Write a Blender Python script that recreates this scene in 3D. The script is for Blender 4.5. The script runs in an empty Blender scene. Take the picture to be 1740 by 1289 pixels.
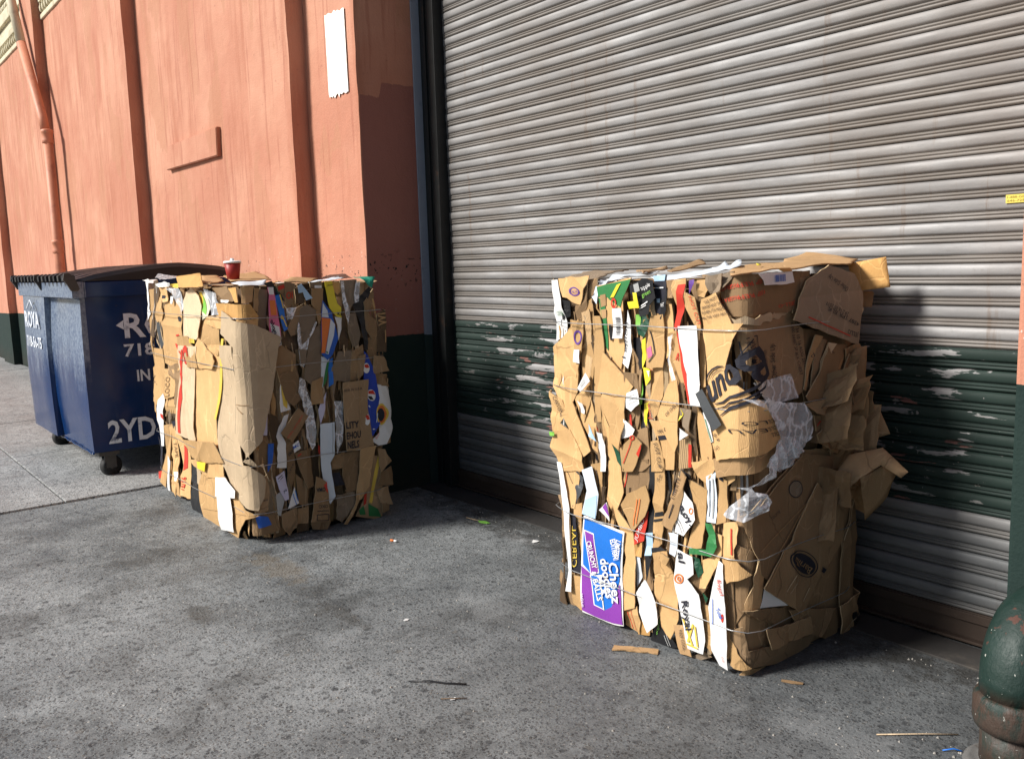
import bpy, bmesh, math, random
from mathutils import Vector, Matrix, noise
R = math.radians
sc = bpy.context.scene
COL = sc.collection
# ------------------------------------------------------------------ camera
cd = bpy.data.cameras.new('camera'); cam = bpy.data.objects.new('camera', cd); COL.objects.link(cam)
cd.sensor_fit = 'HORIZONTAL'; cd.sensor_width = 36; cd.lens = 36*1500/1740; cd.clip_start = .05; cd.clip_end = 600
yaw, pit, rol = R(51.5), R(7.57), R(-1.77)
fwd = Vector((-math.sin(yaw)*math.cos(pit), math.cos(yaw)*math.cos(pit), -math.sin(pit)))
r0 = Vector((math.cos(yaw), math.sin(yaw), 0)); u0 = r0.cross(fwd)
rt = r0*math.cos(rol)+u0*math.sin(rol); up = -r0*math.sin(rol)+u0*math.cos(rol)
cam.matrix_world = Matrix(((rt.x, up.x, -fwd.x, 0), (rt.y, up.y, -fwd.y, 0), (rt.z, up.z, -fwd.z, 1.45), (0, 0, 0, 1)))
sc.camera = cam
# ------------------------------------------------------------------ sky, sun, exposure
SUN_AZ, SUN_EL = 25, 36           # degrees left of the wall's normal, height
w = bpy.data.worlds.new('World'); sc.world = w; w.use_nodes = True
wn = w.node_tree; wn.nodes.clear()
sk = wn.nodes.new('ShaderNodeTexSky'); sk.sky_type = 'NISHITA'; sk.sun_disc = False
sk.sun_elevation = R(SUN_EL); sk.sun_rotation = R(180+SUN_AZ); sk.air_density = 1.0; sk.dust_density = 1.3; sk.ozone_density = 1.0
bgn = wn.nodes.new('ShaderNodeBackground'); bgn.inputs['Strength'].default_value = .066
wo = wn.nodes.new('ShaderNodeOutputWorld'); wn.links.new(sk.outputs[0], bgn.inputs[0]); wn.links.new(bgn.outputs[0], wo.inputs[0])
sl = bpy.data.lights.new('sun', 'SUN'); sl.energy = 4.8; sl.angle = R(13); sl.color = (1, .965, .91)
so = bpy.data.objects.new('sun', sl); COL.objects.link(so)
sd = Vector((math.sin(R(SUN_AZ))*math.cos(R(SUN_EL)), math.cos(R(SUN_AZ))*math.cos(R(SUN_EL)), -math.sin(R(SUN_EL))))
so.rotation_euler = sd.to_track_quat('-Z', 'Y').to_euler(); so.location = (-4, -8, 9)
vs = sc.view_settings; vs.view_transform = 'Standard'; vs.look = 'None'; vs.exposure = .34; vs.gamma = 1; vs.use_curve_mapping = False
sc.render.resolution_x = 1024; sc.render.resolution_y = 758

# ------------------------------------------------------------------ material helpers
class NT:
    def __init__(s, name):
        s.m = bpy.data.materials.new(name); s.m.use_nodes = True; s.t = s.m.node_tree
        s.b = s.t.nodes['Principled BSDF']; s.o = s.t.nodes['Material Output']
    def n(s, ty, **kw):
        k = s.t.nodes.new(ty)
        for a, v in kw.items(): setattr(k, a, v)
        return k
    def l(s, a, b): s.t.links.new(a, b)
    def put(s, sock, v):
        if hasattr(v, 'is_linked') or hasattr(v, 'links'): s.l(v, sock)
        elif isinstance(v, (tuple, list)) and len(v) == 3 and sock.type == 'RGBA': sock.default_value = (*v, 1)
        else: sock.default_value = v
    def pos(s): return s.n('ShaderNodeNewGeometry').outputs['Position']
    def obj(s): return s.n('ShaderNodeTexCoord').outputs['Object']
    def rnd(s): return s.n('ShaderNodeObjectInfo').outputs['Random']
    def scale(s, v, sc3):
        k = s.n('ShaderNodeVectorMath', operation='MULTIPLY'); s.l(v, k.inputs[0]); k.inputs[1].default_value = sc3; return k.outputs[0]
    def add3(s, a, b):
        k = s.n('ShaderNodeVectorMath', operation='ADD'); s.put(k.inputs[0], a); s.put(k.inputs[1], b); return k.outputs[0]
    def sep(s, v):
        k = s.n('ShaderNodeSeparateXYZ'); s.l(v, k.inputs[0]); return k.outputs
    def noise(s, v, scale, det=4, rough=.55, out='Fac', dist=0):
        k = s.n('ShaderNodeTexNoise'); s.l(v, k.inputs['Vector']); k.inputs['Scale'].default_value = scale
        k.inputs['Detail'].default_value = det; k.inputs['Roughness'].default_value = rough; k.inputs['Distortion'].default_value = dist
        return k.outputs[out]
    def voro(s, v, scale, feat='F1', rnd=1):
        k = s.n('ShaderNodeTexVoronoi', feature=feat); s.l(v, k.inputs['Vector']); k.inputs['Scale'].default_value = scale; k.inputs['Randomness'].default_value = rnd
        return k.outputs
    def ma(s, op, a, b=0, c=0, clamp=False):
        k = s.n('ShaderNodeMath', operation=op); k.use_clamp = clamp
        s.put(k.inputs[0], a); s.put(k.inputs[1], b)
        if op in ('MULTIPLY_ADD', 'COMPARE', 'SMOOTH_MIN', 'WRAP'): s.put(k.inputs[2], c)
        return k.outputs[0]
    def ss(s, x, a, b):
        k = s.n('ShaderNodeMapRange', interpolation_type='SMOOTHSTEP'); s.put(k.inputs['Value'], x)
        s.put(k.inputs['From Min'], a); s.put(k.inputs['From Max'], b); return k.outputs['Result']
    def mr(s, x, a, b, c, d):
        k = s.n('ShaderNodeMapRange'); s.put(k.inputs['Value'], x)
        for nm, v in zip(('From Min', 'From Max', 'To Min', 'To Max'), (a, b, c, d)): s.put(k.inputs[nm], v)
        return k.outputs['Result']
    def mix(s, f, a, b, mode='MIX'):
        k = s.n('ShaderNodeMix', data_type='RGBA', blend_type=mode); s.put(k.inputs[0], f); s.put(k.inputs[6], a); s.put(k.inputs[7], b)
        return k.outputs[2]
    def ramp(s, f, stops):
        k = s.n('ShaderNodeValToRGB'); s.l(f, k.inputs[0]); e = k.color_ramp.elements
        while len(e) < len(stops): e.new(.5)
        for q, (p, c) in zip(e, stops): q.position = p; q.color = (*c, 1) if len(c) == 3 else c
        return k.outputs[0]
    def bump(s, h, st, d=.01, nrm=None):
        k = s.n('ShaderNodeBump'); s.l(h, k.inputs['Height']); k.inputs['Strength'].default_value = st; k.inputs['Distance'].default_value = d
        if nrm is not None: s.l(nrm, k.inputs['Normal'])
        return k.outputs[0]
    def set(s, **kw):
        for a, v in kw.items(): s.put(s.b.inputs[a.replace('_', ' ')], v)
        return s.m

def stone_ground(name, lo, hi, wear):
    t = NT(name); p = t.pos()
    wob = t.add3(p, t.scale(t.noise(p, 30, 2, .5, 'Color'), (.012, .012, 0)))
    big = t.noise(p, .55, 5, .6); mid = t.noise(p, 3.2, 5, .65); fine = t.noise(p, 120, 3, .6)
    base = t.mix(t.ss(big, .38, .62), lo, hi)
    base = t.mix(t.ma('MULTIPLY', t.ss(mid, .35, .75), .5), base, tuple(x*1.45 for x in hi))
    base = t.mix(t.ma('MULTIPLY', fine, .55), base, tuple(x*.42 for x in lo))
    # exposed aggregate
    v = t.voro(t.scale(wob, (1, 1, .2)), 76); cr = t.sep(v['Color'])
    st = t.ma('MULTIPLY', t.ss(v['Distance'], .52, .30), t.ss(cr[0], .34, .40))
    scol = t.ramp(cr[1], [(0, (.022, .024, .027)), (.55, (.045, .05, .055)), (.78, (.11, .11, .105)), (.92, (.20, .18, .15)), (1, (.34, .33, .31))])
    pm = t.ma('MULTIPLY', st, t.mr(t.noise(p, 17, 4, .7), .35, .65, .25, 1.0))
    colr = t.mix(t.ma('MULTIPLY', pm, .95), base, scol)
    gm_ = t.noise(p, 210, 2, .7); colr = t.mix(t.ma('MULTIPLY', t.ss(gm_, .53, .66), .6), colr, (.035, .037, .04)); colr = t.mix(t.ma('MULTIPLY', t.ss(gm_, .40, .30), .4), colr, (.40, .41, .40))
    v2 = t.voro(t.scale(wob, (1, 1, .2)), 27); c2 = t.sep(v2['Color'])
    big_st = t.ma('MULTIPLY', t.ss(v2['Distance'], .42, .3), t.ss(c2[0], .86, .9))
    colr = t.mix(t.ma('MULTIPLY', big_st, .75), colr, t.ramp(c2[1], [(0, (.025, .027, .03)), (.8, (.07, .075, .08)), (1, (.2, .19, .17))]))
    v3 = t.voro(p, 34); c3 = t.sep(v3['Color'])
    speck = t.ma('MULTIPLY', t.ss(v3['Distance'], .16, .09), t.ss(c3[1], .80, .84))
    colr = t.mix(speck, colr, (.55, .54, .5))
    va = t.voro(t.scale(t.add3(wob, (1.3, .7, 0)), (1, 1, .2)), 150); ca_ = t.sep(va['Color'])
    colr = t.mix(t.ma('MULTIPLY', t.ma('MULTIPLY', t.ss(va['Distance'], .6, .3), t.ss(ca_[0], .35, .7)), .7), colr, t.ramp(ca_[1], [(0, (.02, .022, .025)), (.5, (.06, .065, .07)), (.72, (.16, .16, .155)), (1, (.42, .41, .39))]))
    mo = t.noise(p, 11, 7, .78); mo2 = t.noise(t.scale(p, (1, 1.5, 1)), 34, 5, .75)
    colr = t.mix(t.ma('MULTIPLY', t.ss(mo, .50, .70), .55), colr, (.055, .06, .064)); colr = t.mix(t.ma('MULTIPLY', t.ss(mo, .48, .30), .38), colr, (.40, .415, .42))
    colr = t.mix(t.ma('MULTIPLY', t.ss(mo2, .53, .68), .6), colr, (.04, .043, .047)); colr = t.mix(t.ma('MULTIPLY', t.ss(mo2, .45, .32), .3), colr, (.42, .43, .43))
    # oily dirt and pale scuffs
    oil = t.ma('MULTIPLY', t.ss(t.noise(t.scale(p, (1, .7, 1)), 1.5, 6, .72), .47, .70), .85)
    colr = t.mix(t.ma('MULTIPLY', oil, wear), colr, (.028, .026, .022))
    sc1 = t.ma('MULTIPLY', t.ss(t.noise(t.scale(p, (3, 1, 1)), 1.9, 7, .75), .60, .74), .55)
    colr = t.mix(sc1, colr, (.40, .41, .41))
    x, y, z = t.sep(p)
    if wear > .3:                                   # shade toward the right and the doorway, put into the ground colour
        ground_shade = t.ma('MULTIPLY', t.ss(t.ma('ADD', x, t.ma('MULTIPLY', y, .9)), -3.4, .9), t.mr(t.noise(p, .9, 5, .65), .3, .7, .35, .9))
        colr = t.mix(t.ma('MULTIPLY', ground_shade, .75), colr, (.042, .043, .045))
    def blob(cx, cy, rx, ry, col, k):
        nonlocal colr
        dx = t.ma('DIVIDE', t.ma('SUBTRACT', x, cx), rx); dy = t.ma('DIVIDE', t.ma('SUBTRACT', y, cy), ry)
        d = t.ma('ADD', t.ma('ADD', t.ma('MULTIPLY', dx, dx), t.ma('MULTIPLY', dy, dy)), t.ma('MULTIPLY', t.ma('SUBTRACT', t.noise(p, 9, 6, .8), .5), 4.5))
        colr = t.mix(t.ma('MULTIPLY', t.ss(d, 1.0, .1), k), colr, col)
    if wear > .3:
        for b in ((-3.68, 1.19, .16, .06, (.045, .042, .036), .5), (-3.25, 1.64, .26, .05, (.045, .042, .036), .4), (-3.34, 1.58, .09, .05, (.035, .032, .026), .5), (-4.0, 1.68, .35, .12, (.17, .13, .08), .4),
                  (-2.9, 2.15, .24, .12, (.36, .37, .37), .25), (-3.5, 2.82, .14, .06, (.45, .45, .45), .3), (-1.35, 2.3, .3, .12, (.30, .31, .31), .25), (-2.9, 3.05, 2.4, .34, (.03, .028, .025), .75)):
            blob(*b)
    h = t.ma('ADD', t.ma('MULTIPLY', st, .5), t.ma('ADD', t.ma('MULTIPLY', fine, .5), t.ma('MULTIPLY', mid, .6)))
    rg = t.mr(mid, .3, .8, .5, .8)
    return t.set(Base_Color=colr, Roughness=rg, Normal=t.bump(h, .55, .006), **{'Specular_IOR_Level': .35})

def wall_paint():
    t = NT('painted_stucco'); p = t.pos(); x, y, z = t.sep(p)
    st = t.noise(t.scale(p, (3, 3, .35)), 2.0, 6, .65); n1 = t.noise(p, 1.1, 4, .6); fn = t.noise(p, 90, 4, .6); lump = t.noise(p, 9, 4, .6)
    c = t.mix(t.ss(n1, .3, .75), (.465, .20, .128), (.575, .30, .20))
    c = t.mix(t.ma('MULTIPLY', t.ss(st, .46, .68), .6), c, (.38, .145, .085))
    c = t.mix(t.ma('MULTIPLY', t.ss(t.noise(t.scale(p, (2.2, 2.2, .9)), 1.4, 3, .5), .560, .572), .55), c, (.44, .21, .125))
    c = t.mix(t.ma('MULTIPLY', t.ss(t.noise(t.scale(p, (9, 9, .45)), 1.7, 4, .6), .57, .64), .5), c, (.36, .135, .085))
    c = t.mix(t.ma('MULTIPLY', t.ss(t.noise(p, 17, 6, .75), .63, .67), .6), c, (.34, .14, .095))
    c = t.mix(t.ma('MULTIPLY', t.ss(z, 2.3, 1.2), .35), c, (.55, .235, .16))          # light gradient down the wall, tinted into its colour
    flk = t.ma('MULTIPLY', t.ss(t.noise(p, 26, 3, .6), .66, .70), t.ma('MULTIPLY', t.ss(z, 1.75, 1.35), .9))
    c = t.mix(flk, c, (.66, .55, .48))
    # second coat on the reveal
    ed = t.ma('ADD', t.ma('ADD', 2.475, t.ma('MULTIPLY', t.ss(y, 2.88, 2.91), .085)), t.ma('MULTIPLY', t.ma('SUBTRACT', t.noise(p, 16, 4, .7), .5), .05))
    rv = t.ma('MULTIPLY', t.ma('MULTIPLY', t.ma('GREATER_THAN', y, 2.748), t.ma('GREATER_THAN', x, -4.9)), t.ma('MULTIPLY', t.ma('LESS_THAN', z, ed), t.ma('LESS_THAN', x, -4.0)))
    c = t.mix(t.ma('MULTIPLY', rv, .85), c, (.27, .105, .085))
    spl = t.ma('MULTIPLY', t.ma('MULTIPLY', t.ss(t.noise(p, 38, 2, .5), .64, .68), t.ss(t.ma('ABSOLUTE', t.ma('SUBTRACT', z, 1.42)), .16, .02)), t.ma('GREATER_THAN', y, 2.7))
    c = t.mix(spl, c, (.02, .02, .02))
    zg = t.ma('ADD', t.ma('MULTIPLY_ADD', t.ma('ADD', x, 16.5), .0121, .866), t.ma('MULTIPLY', t.ma('SUBTRACT', t.noise(p, 14, 3), .5), .018))
    gm = t.ma('LESS_THAN', z, zg)
    g = t.mix(t.noise(p, 5, 5, .6), (.008, .020, .018), (.017, .034, .028))
    g = t.mix(t.ma('MULTIPLY', t.ss(z, .35, .0), t.mr(lump, .3, .7, .2, .8)), g, (.03, .026, .02))
    c = t.mix(gm, c, g)
    h = t.ma('ADD', t.ma('MULTIPLY', fn, .5), lump)
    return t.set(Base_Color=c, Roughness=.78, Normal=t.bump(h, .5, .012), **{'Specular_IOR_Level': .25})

def shutter_metal():
    t = NT('galvanised_slat'); p = t.pos(); x, y, z = t.sep(p)
    st = t.noise(t.scale(p, (.8, 1, 6)), 3, 6, .65); sp = t.noise(p, 60, 4, .7); n1 = t.noise(p, 1.2, 4, .6)
    ph = t.ma('FRACT', t.ma('DIVIDE', t.ma('SUBTRACT', z, .12), .075))
    c = t.mix(t.ss(st, .35, .7), (.225, .22, .218), (.35, .345, .342))
    c = t.mix(t.ma('MULTIPLY', t.ss(n1, .42, .68), .55), c, (.19, .165, .145))
    c = t.mix(t.ma('MULTIPLY', t.ss(sp, .55, .75), .4), c, (.2, .18, .16))
    c = t.mix(t.ma('MULTIPLY', t.ss(ph, .47, .38), .6), c, (.12, .095, .07))        # dirt caked in the seams
    # darker blend along the guide end and on the upper curtain
    gr = t.ma('MULTIPLY', t.ss(x, -4.15, -4.6), t.mr(n1, .35, .65, .3, 1.0))
    c = t.mix(t.ma('MULTIPLY', gr, .6), c, (.11, .10, .09))
    c = t.mix(t.ma('MULTIPLY', t.ss(t.noise(t.scale(p, (1, 1, 2)), .8, 4, .6), .46, .7), t.ma('MULTIPLY', t.ss(z, 1.7, 2.6), .6)), c, (.17, .165, .155))
    c = t.mix(t.ma('MULTIPLY', t.ss(t.noise(t.scale(p, (7, 1, .5)), 2.4, 5, .7), .60, .72), .45), c, (.15, .095, .06))
    # worn green band
    band = t.ma('MULTIPLY', t.ma('GREATER_THAN', z, .4935), t.ma('LESS_THAN', z, 1.0935))
    gcol = t.mix(t.noise(p, 7, 4, .6), (.005, .016, .012), (.011, .029, .022))
    wn_ = t.noise(t.scale(p, (1.1, 1, 7)), 3.4, 6, .62)
    cen = t.mr(t.ma('ABSOLUTE', t.ma('SUBTRACT', x, -2.9)), .6, 1.75, .06, -.12)
    chip = t.ma('MULTIPLY', t.ss(t.ma('ADD', wn_, cen), .505, .525), t.ss(ph, .42, .48))
    chip2 = t.ss(t.ma('ADD', t.noise(p, 22, 4, .7), t.ma('MULTIPLY', cen, .5)), .63, .65)
    pri = t.ma('MULTIPLY', t.ss(t.ma('ADD', t.noise(t.scale(p, (1, 1, 5)), 5, 5, .6), t.ma('MULTIPLY', cen, .7)), .60, .62), t.ss(ph, .5, .3))
    gcol = t.mix(pri, gcol, (.17, .075, .06))
    paint = t.ma('MULTIPLY', band, t.ma('SUBTRACT', 1, t.ma('MAXIMUM', chip, chip2), 0, True))
    low_shade = t.ma('MULTIPLY', t.ss(z, .75, .25), t.mr(t.noise(t.scale(p, (1, 1, 3)), 2.2, 5, .65), .3, .7, .45, .95))
    c = t.mix(t.ma('MULTIPLY', low_shade, .88), c, (.055, .066, .074))                       # shade over the lower shutter, blended into its colour
    c = t.mix(paint, c, gcol)
    met = t.ma('MULTIPLY', t.ma('SUBTRACT', 1, paint), .14)
    rg = t.ma('ADD', t.mr(st, .3, .7, .72, .56), t.ma('MULTIPLY', paint, .12))
    return t.set(Base_Color=c, Metallic=met, Roughness=rg, Normal=t.bump(t.ma('ADD', t.ma('MULTIPLY', sp, .35), t.noise(p, 8, 3)), .25, .006))

def plain(name, col, rough=.6, metal=0, var=.25, scale=14, bump=.15, spec=.4, dirt=None, coat=0):
    t = NT(name); p = t.obj(); n = t.noise(p, scale, 5, .65)
    c = t.mix(t.ma('MULTIPLY', n, 1), tuple(x*(1-var) for x in col), tuple(min(1, x*(1+var)) for x in col))
    if dirt: c = t.mix(t.ma('MULTIPLY', t.ss(t.noise(p, scale*.4, 6, .7), dirt[1], dirt[1]+.14), dirt[2]), c, dirt[0])
    t.set(Base_Color=c, Roughness=t.mr(n, .3, .7, max(.05, rough-.08), min(1, rough+.08)), Metallic=metal, Normal=t.bump(n, bump, .006))
    t.b.inputs['Specular IOR Level'].default_value = spec; t.b.inputs['Coat Weight'].default_value = coat
    return t.m

PAL = dict(tan=(.63, .39, .175), tan2=(.50, .31, .152), pale=(.64, .485, .315), brown=(.315, .20, .105), brown2=(.375, .245, .135), greybrown=(.30, .225, .155), dark=(.13, .085, .05),
  orange=(.60, .34, .12), ribbed=(.54, .36, .19), white=(.80, .79, .77), cream=(.75, .68, .48), ice=(.66, .72, .78), sky=(.42, .60, .78), grey=(.42, .42, .41), slate=(.06, .065, .07), black=(.014, .014, .016),
  ink=(.022, .022, .032), green=(.035, .20, .06), darkgreen=(.012, .07, .035), lime=(.22, .52, .08), teal=(.02, .26, .17), yellow=(.80, .66, .04), gold=(.78, .55, .08), red=(.58, .045, .025), orange2=(.75, .20, .05),
  pink=(.72, .16, .30), purple=(.12, .05, .26), violet=(.24, .045, .36), lilac=(.62, .60, .76), blue=(.03, .12, .50), blue2=(.015, .055, .40), brightblue=(.012, .16, .60))
PAL['edge'] = (.55, .40, .23)
BOARD = {'edge', 'tan', 'tan2', 'pale', 'brown', 'brown2', 'greybrown', 'dark', 'orange', 'ribbed'}
MATS = {}
def sheet_mat(k):
    if k in MATS: return MATS[k]
    if k == 'film':
        t = NT('clear_film'); p = t.obj(); n = t.noise(p, 26, 4, .6, 'Fac', 1.5)
        t.set(Base_Color=(.86, .88, .92), Roughness=.2, Alpha=t.mr(t.voro(t.add3(t.scale(p, (1, 1, .6)), t.scale(t.noise(p, 9, 3, .6, 'Color'), (.10, .10, .10))), 19, 'DISTANCE_TO_EDGE')['Distance'], .0, .10, .88, .26), Normal=t.bump(t.noise(p, 14, 2, .4), .3, .02)); t.b.inputs['Specular IOR Level'].default_value = .8
        MATS[k] = t.m; return t.m
    col = PAL[k]; t = NT('card_'+k if k in BOARD else 'print_'+k); p = t.obj(); rn = t.rnd()
    q = t.add3(p, t.n('ShaderNodeObjectInfo').outputs['Location'])
    n = t.noise(p, 9, 5, .65); fb = t.noise(t.scale(p, (60, 60, 9)), 4, 3, .6)
    if k in BOARD:
        v = t.mr(rn, 0, 1, .70, 1.14)
        c = t.mix(n, tuple(x*.78 for x in col), tuple(min(1, x*1.18) for x in col))
        c = t.mix(t.ma('MULTIPLY', t.ss(t.noise(p, 3.3, 5, .7), .5, .72), .25), c, (col[0]*.62, col[1]*.56, col[2]*.5))
        c = t.mix(t.ma('MULTIPLY', fb, .22), c, tuple(x*.6 for x in col))
        sm = t.ss(t.noise(t.scale(p, (14, 14, 1.2)), 2.2, 4, .6), .60, .70)
        c = t.mix(t.ma('MULTIPLY', sm, .3), c, tuple(min(1, x*1.5+.04) for x in col))
        wp = t.add3(t.scale(p, (1, 1, .55)), t.scale(t.noise(p, 5, 3, .6, 'Color'), (.12, .12, .12)))
        ck = t.voro(wp, 8.5, 'DISTANCE_TO_EDGE')['Distance']; cl = t.ma('MULTIPLY', t.ss(ck, .022, .004), t.ss(t.noise(p, 4.1, 2), .44, .60))
        c = t.mix(t.ma('MULTIPLY', cl, .45), c, tuple(min(1, x*1.35+.03) for x in col))
        ck2 = t.voro(t.add3(wp, (3.1, 1.7, .4)), 5.2, 'DISTANCE_TO_EDGE')['Distance']; cl2 = t.ma('MULTIPLY', t.ss(ck2, .016, .004), t.ss(t.noise(p, 3.3, 2), .5, .62))
        c = t.mix(t.ma('MULTIPLY', cl2, .55), c, tuple(x*.45 for x in col))
        k2 = t.n('ShaderNodeVectorMath', operation='SCALE'); t.l(c, k2.inputs[0]); t.l(v, k2.inputs['Scale']); c = k2.outputs[0]
        fl = t.n('ShaderNodeTexWave', wave_type='BANDS', bands_direction='X'); uv = t.n('ShaderNodeUVMap').outputs[0]; t.l(uv, fl.inputs[0])
        fl.inputs['Scale'].default_value = 38 if k == 'ribbed' else 130; fl.inputs['Distortion'].default_value = .6
        h = t.ma('SUBTRACT', t.ma('ADD', t.ma('MULTIPLY', fl.outputs['Fac'], 1.0 if k == 'ribbed' else .07), t.ma('ADD', n, t.ma('MULTIPLY', fb, .3))), t.ma('MULTIPLY', t.ma('ADD', cl, cl2), .35))
        t.set(Base_Color=c, Roughness=.82, Normal=t.bump(h, .45, .008)); t.b.inputs['Specular IOR Level'].default_value = .22
    else:
        glossy = k in ('black', 'darkgreen', 'green', 'yellow', 'blue2', 'brightblue', 'pink', 'violet', 'slate', 'lime', 'gold', 'purple')
        c = t.mix(n, tuple(x*.84 for x in col), tuple(min(1, x*1.06+.004) for x in col))
        c = t.mix(t.ma('MULTIPLY', t.ss(t.noise(p, 14, 5, .7), .58, .72), .22), c, tuple(x*.55+.05 for x in col))
        t.set(Base_Color=c, Roughness=.38 if glossy else .62, Normal=t.bump(n, .3, .01)); t.b.inputs['Specular IOR Level'].default_value = .4 if glossy else .25
    MATS[k] = t.m; return t.m

# ------------------------------------------------------------------ mesh helpers
def link(name, verts, faces, m, parent=None, smooth=False, loc=None):
    me = bpy.data.meshes.new(name); me.from_pydata(verts, [], faces)
    if smooth:
        for f in me.polygons: f.use_smooth = True
    me.update(); me.materials.append(m)
    o = bpy.data.objects.new(name, me); COL.objects.link(o)
    if loc: o.location = loc
    if parent: o.parent = parent
    return o
def from_bm(name, bm, m, parent=None, smooth=False, loc=None):
    bmesh.ops.recalc_face_normals(bm, faces=bm.faces)
    me = bpy.data.meshes.new(name); bm.to_mesh(me); bm.free()
    if smooth:
        for f in me.polygons: f.use_smooth = True
    me.materials.append(m); o = bpy.data.objects.new(name, me); COL.objects.link(o)
    if loc: o.location = loc
    if parent: o.parent = parent
    return o
def thing(name, label, cat, loc=(0, 0, 0), group=None):
    o = bpy.data.objects.new(name, None); COL.objects.link(o); o.location = loc; o.empty_display_size = .1
    return tag(o, label, cat, group)
def tag(o, label, cat, group=None):
    o['label'] = label; o['category'] = cat
    if group: o['group'] = group
    return o
def bx(bm, x0, x1, y0, y1, z0, z1, bev=0):
    vs_ = [bm.verts.new(v) for v in ((x0,y0,z0),(x1,y0,z0),(x1,y1,z0),(x0,y1,z0),(x0,y0,z1),(x1,y0,z1),(x1,y1,z1),(x0,y1,z1))]
    fs = [bm.faces.new([vs_[i] for i in f]) for f in ((0,3,2,1),(4,5,6,7),(0,1,5,4),(1,2,6,5),(2,3,7,6),(3,0,4,7))]
    if bev:
        es = {e for f in fs for e in f.edges}
        bmesh.ops.bevel(bm, geom=list(es), offset=bev, segments=2, affect='EDGES', profile=.6)
def box(name, m, parent, x0, x1, y0, y1, z0, z1, bev=0):
    bm = bmesh.new(); bx(bm, x0, x1, y0, y1, z0, z1, bev); return from_bm(name, bm, m, parent)
def tube(name, pts, r, m, parent=None, seg=8, closed=False, caps=True):
    V, Fc = [], []; n = len(pts); P = [Vector(p) for p in pts]; up_ = None
    rad = r if isinstance(r, (list, tuple)) else [r]*n
    for i in range(n):
        d = (P[min(i+1, n-1)]-P[max(i-1, 0)]).normalized()
        if up_ is None: up_ = d.orthogonal().normalized()
        up_ = (up_-d*up_.dot(d)).normalized(); b = d.cross(up_)
        for k in range(seg):
            a = 2*math.pi*k/seg; V.append(P[i]+(up_*math.cos(a)+b*math.sin(a))*rad[i])
    for i in range(n-1):
        for k in range(seg): Fc.append((i*seg+k, i*seg+(k+1) % seg, (i+1)*seg+(k+1) % seg, (i+1)*seg+k))
    if caps: Fc.append(tuple(range(seg-1, -1, -1))); Fc.append(tuple((n-1)*seg+k for k in range(seg)))
    return link(name, V, Fc, m, parent, True)
def lathe(name, prof, m, parent=None, seg=28, loc=None, smooth=True):
    V, Fc = [], []; n = len(prof)
    for (r, z) in prof:
        for k in range(seg):
            a = 2*math.pi*k/seg; V.append((r*math.cos(a), r*math.sin(a), z))
    for i in range(n-1):
        for k in range(seg): Fc.append((i*seg+k, i*seg+(k+1) % seg, (i+1)*seg+(k+1) % seg, (i+1)*seg+k))
    Fc.append(tuple(range(seg-1, -1, -1))); Fc.append(tuple((n-1)*seg+k for k in range(seg)))
    return link(name, V, Fc, m, parent, smooth, loc)
TXT = {}
def text_mesh(s, fat=False):
    k = (s, fat)
    if k in TXT: return TXT[k]
    cu = bpy.data.curves.new('t', 'FONT'); cu.body = s; cu.resolution_u = 2; cu.size = 1
    if fat: cu.offset = .022
    o = bpy.data.objects.new('t', cu); COL.objects.link(o)
    dg = bpy.context.evaluated_depsgraph_get(); me = o.evaluated_get(dg).to_mesh()
    vv = [(v.co.x, v.co.y) for v in me.vertices]; ff = [tuple(p.vertices) for p in me.polygons]
    o.evaluated_get(dg).to_mesh_clear(); bpy.data.objects.remove(o); bpy.data.curves.remove(cu)
    x0 = min(v[0] for v in vv); x1 = max(v[0] for v in vv)
    vv = [((x-x0)/(x1-x0), y/.70) for x, y in vv]
    TXT[k] = (vv, ff); return TXT[k]
def flat_text(name, s, org, ax, ay, m, parent, fat=False):
    vv, ff = text_mesh(s, fat); org, ax, ay = Vector(org), Vector(ax), Vector(ay)
    return link(name, [org+ax*x+ay*y for x, y in vv], ff, m, parent)

# ------------------------------------------------------------------ THE SETTING: ground, pavement
M_ground = stone_ground('worn_concrete', (.15, .164, .170), (.32, .338, .342), .75)
M_flag = stone_ground('pavement_concrete', (.34, .345, .34), (.46, .465, .455), .2)
g = link('ground', [(-200, -200, 0), (200, -200, 0), (200, 200, 0), (-200, 200, 0)], [(0, 1, 2, 3)], M_ground); g['kind'] = 'structure'
pv = bpy.data.objects.new('pavement', None); COL.objects.link(pv); pv['kind'] = 'structure'
xs = [-6.14, -7.97, -9.92, -11.85, -13.75, -15.65, -17.55, -19.45, -21.35, -23.25]; ys = [-2.6, -.70, 1.18, 2.72]
rnd = random.Random(4)
for i in range(len(xs)-1):
    for j in range(3):
        bm = bmesh.new(); z = .016+rnd.uniform(-.003, .003); k = .0045
        bx(bm, xs[i+1]+k, xs[i]-k, ys[j]+k, ys[j+1]-k, -.05, z, .006)
        from_bm('paving_slab', bm, M_flag, pv)

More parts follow.
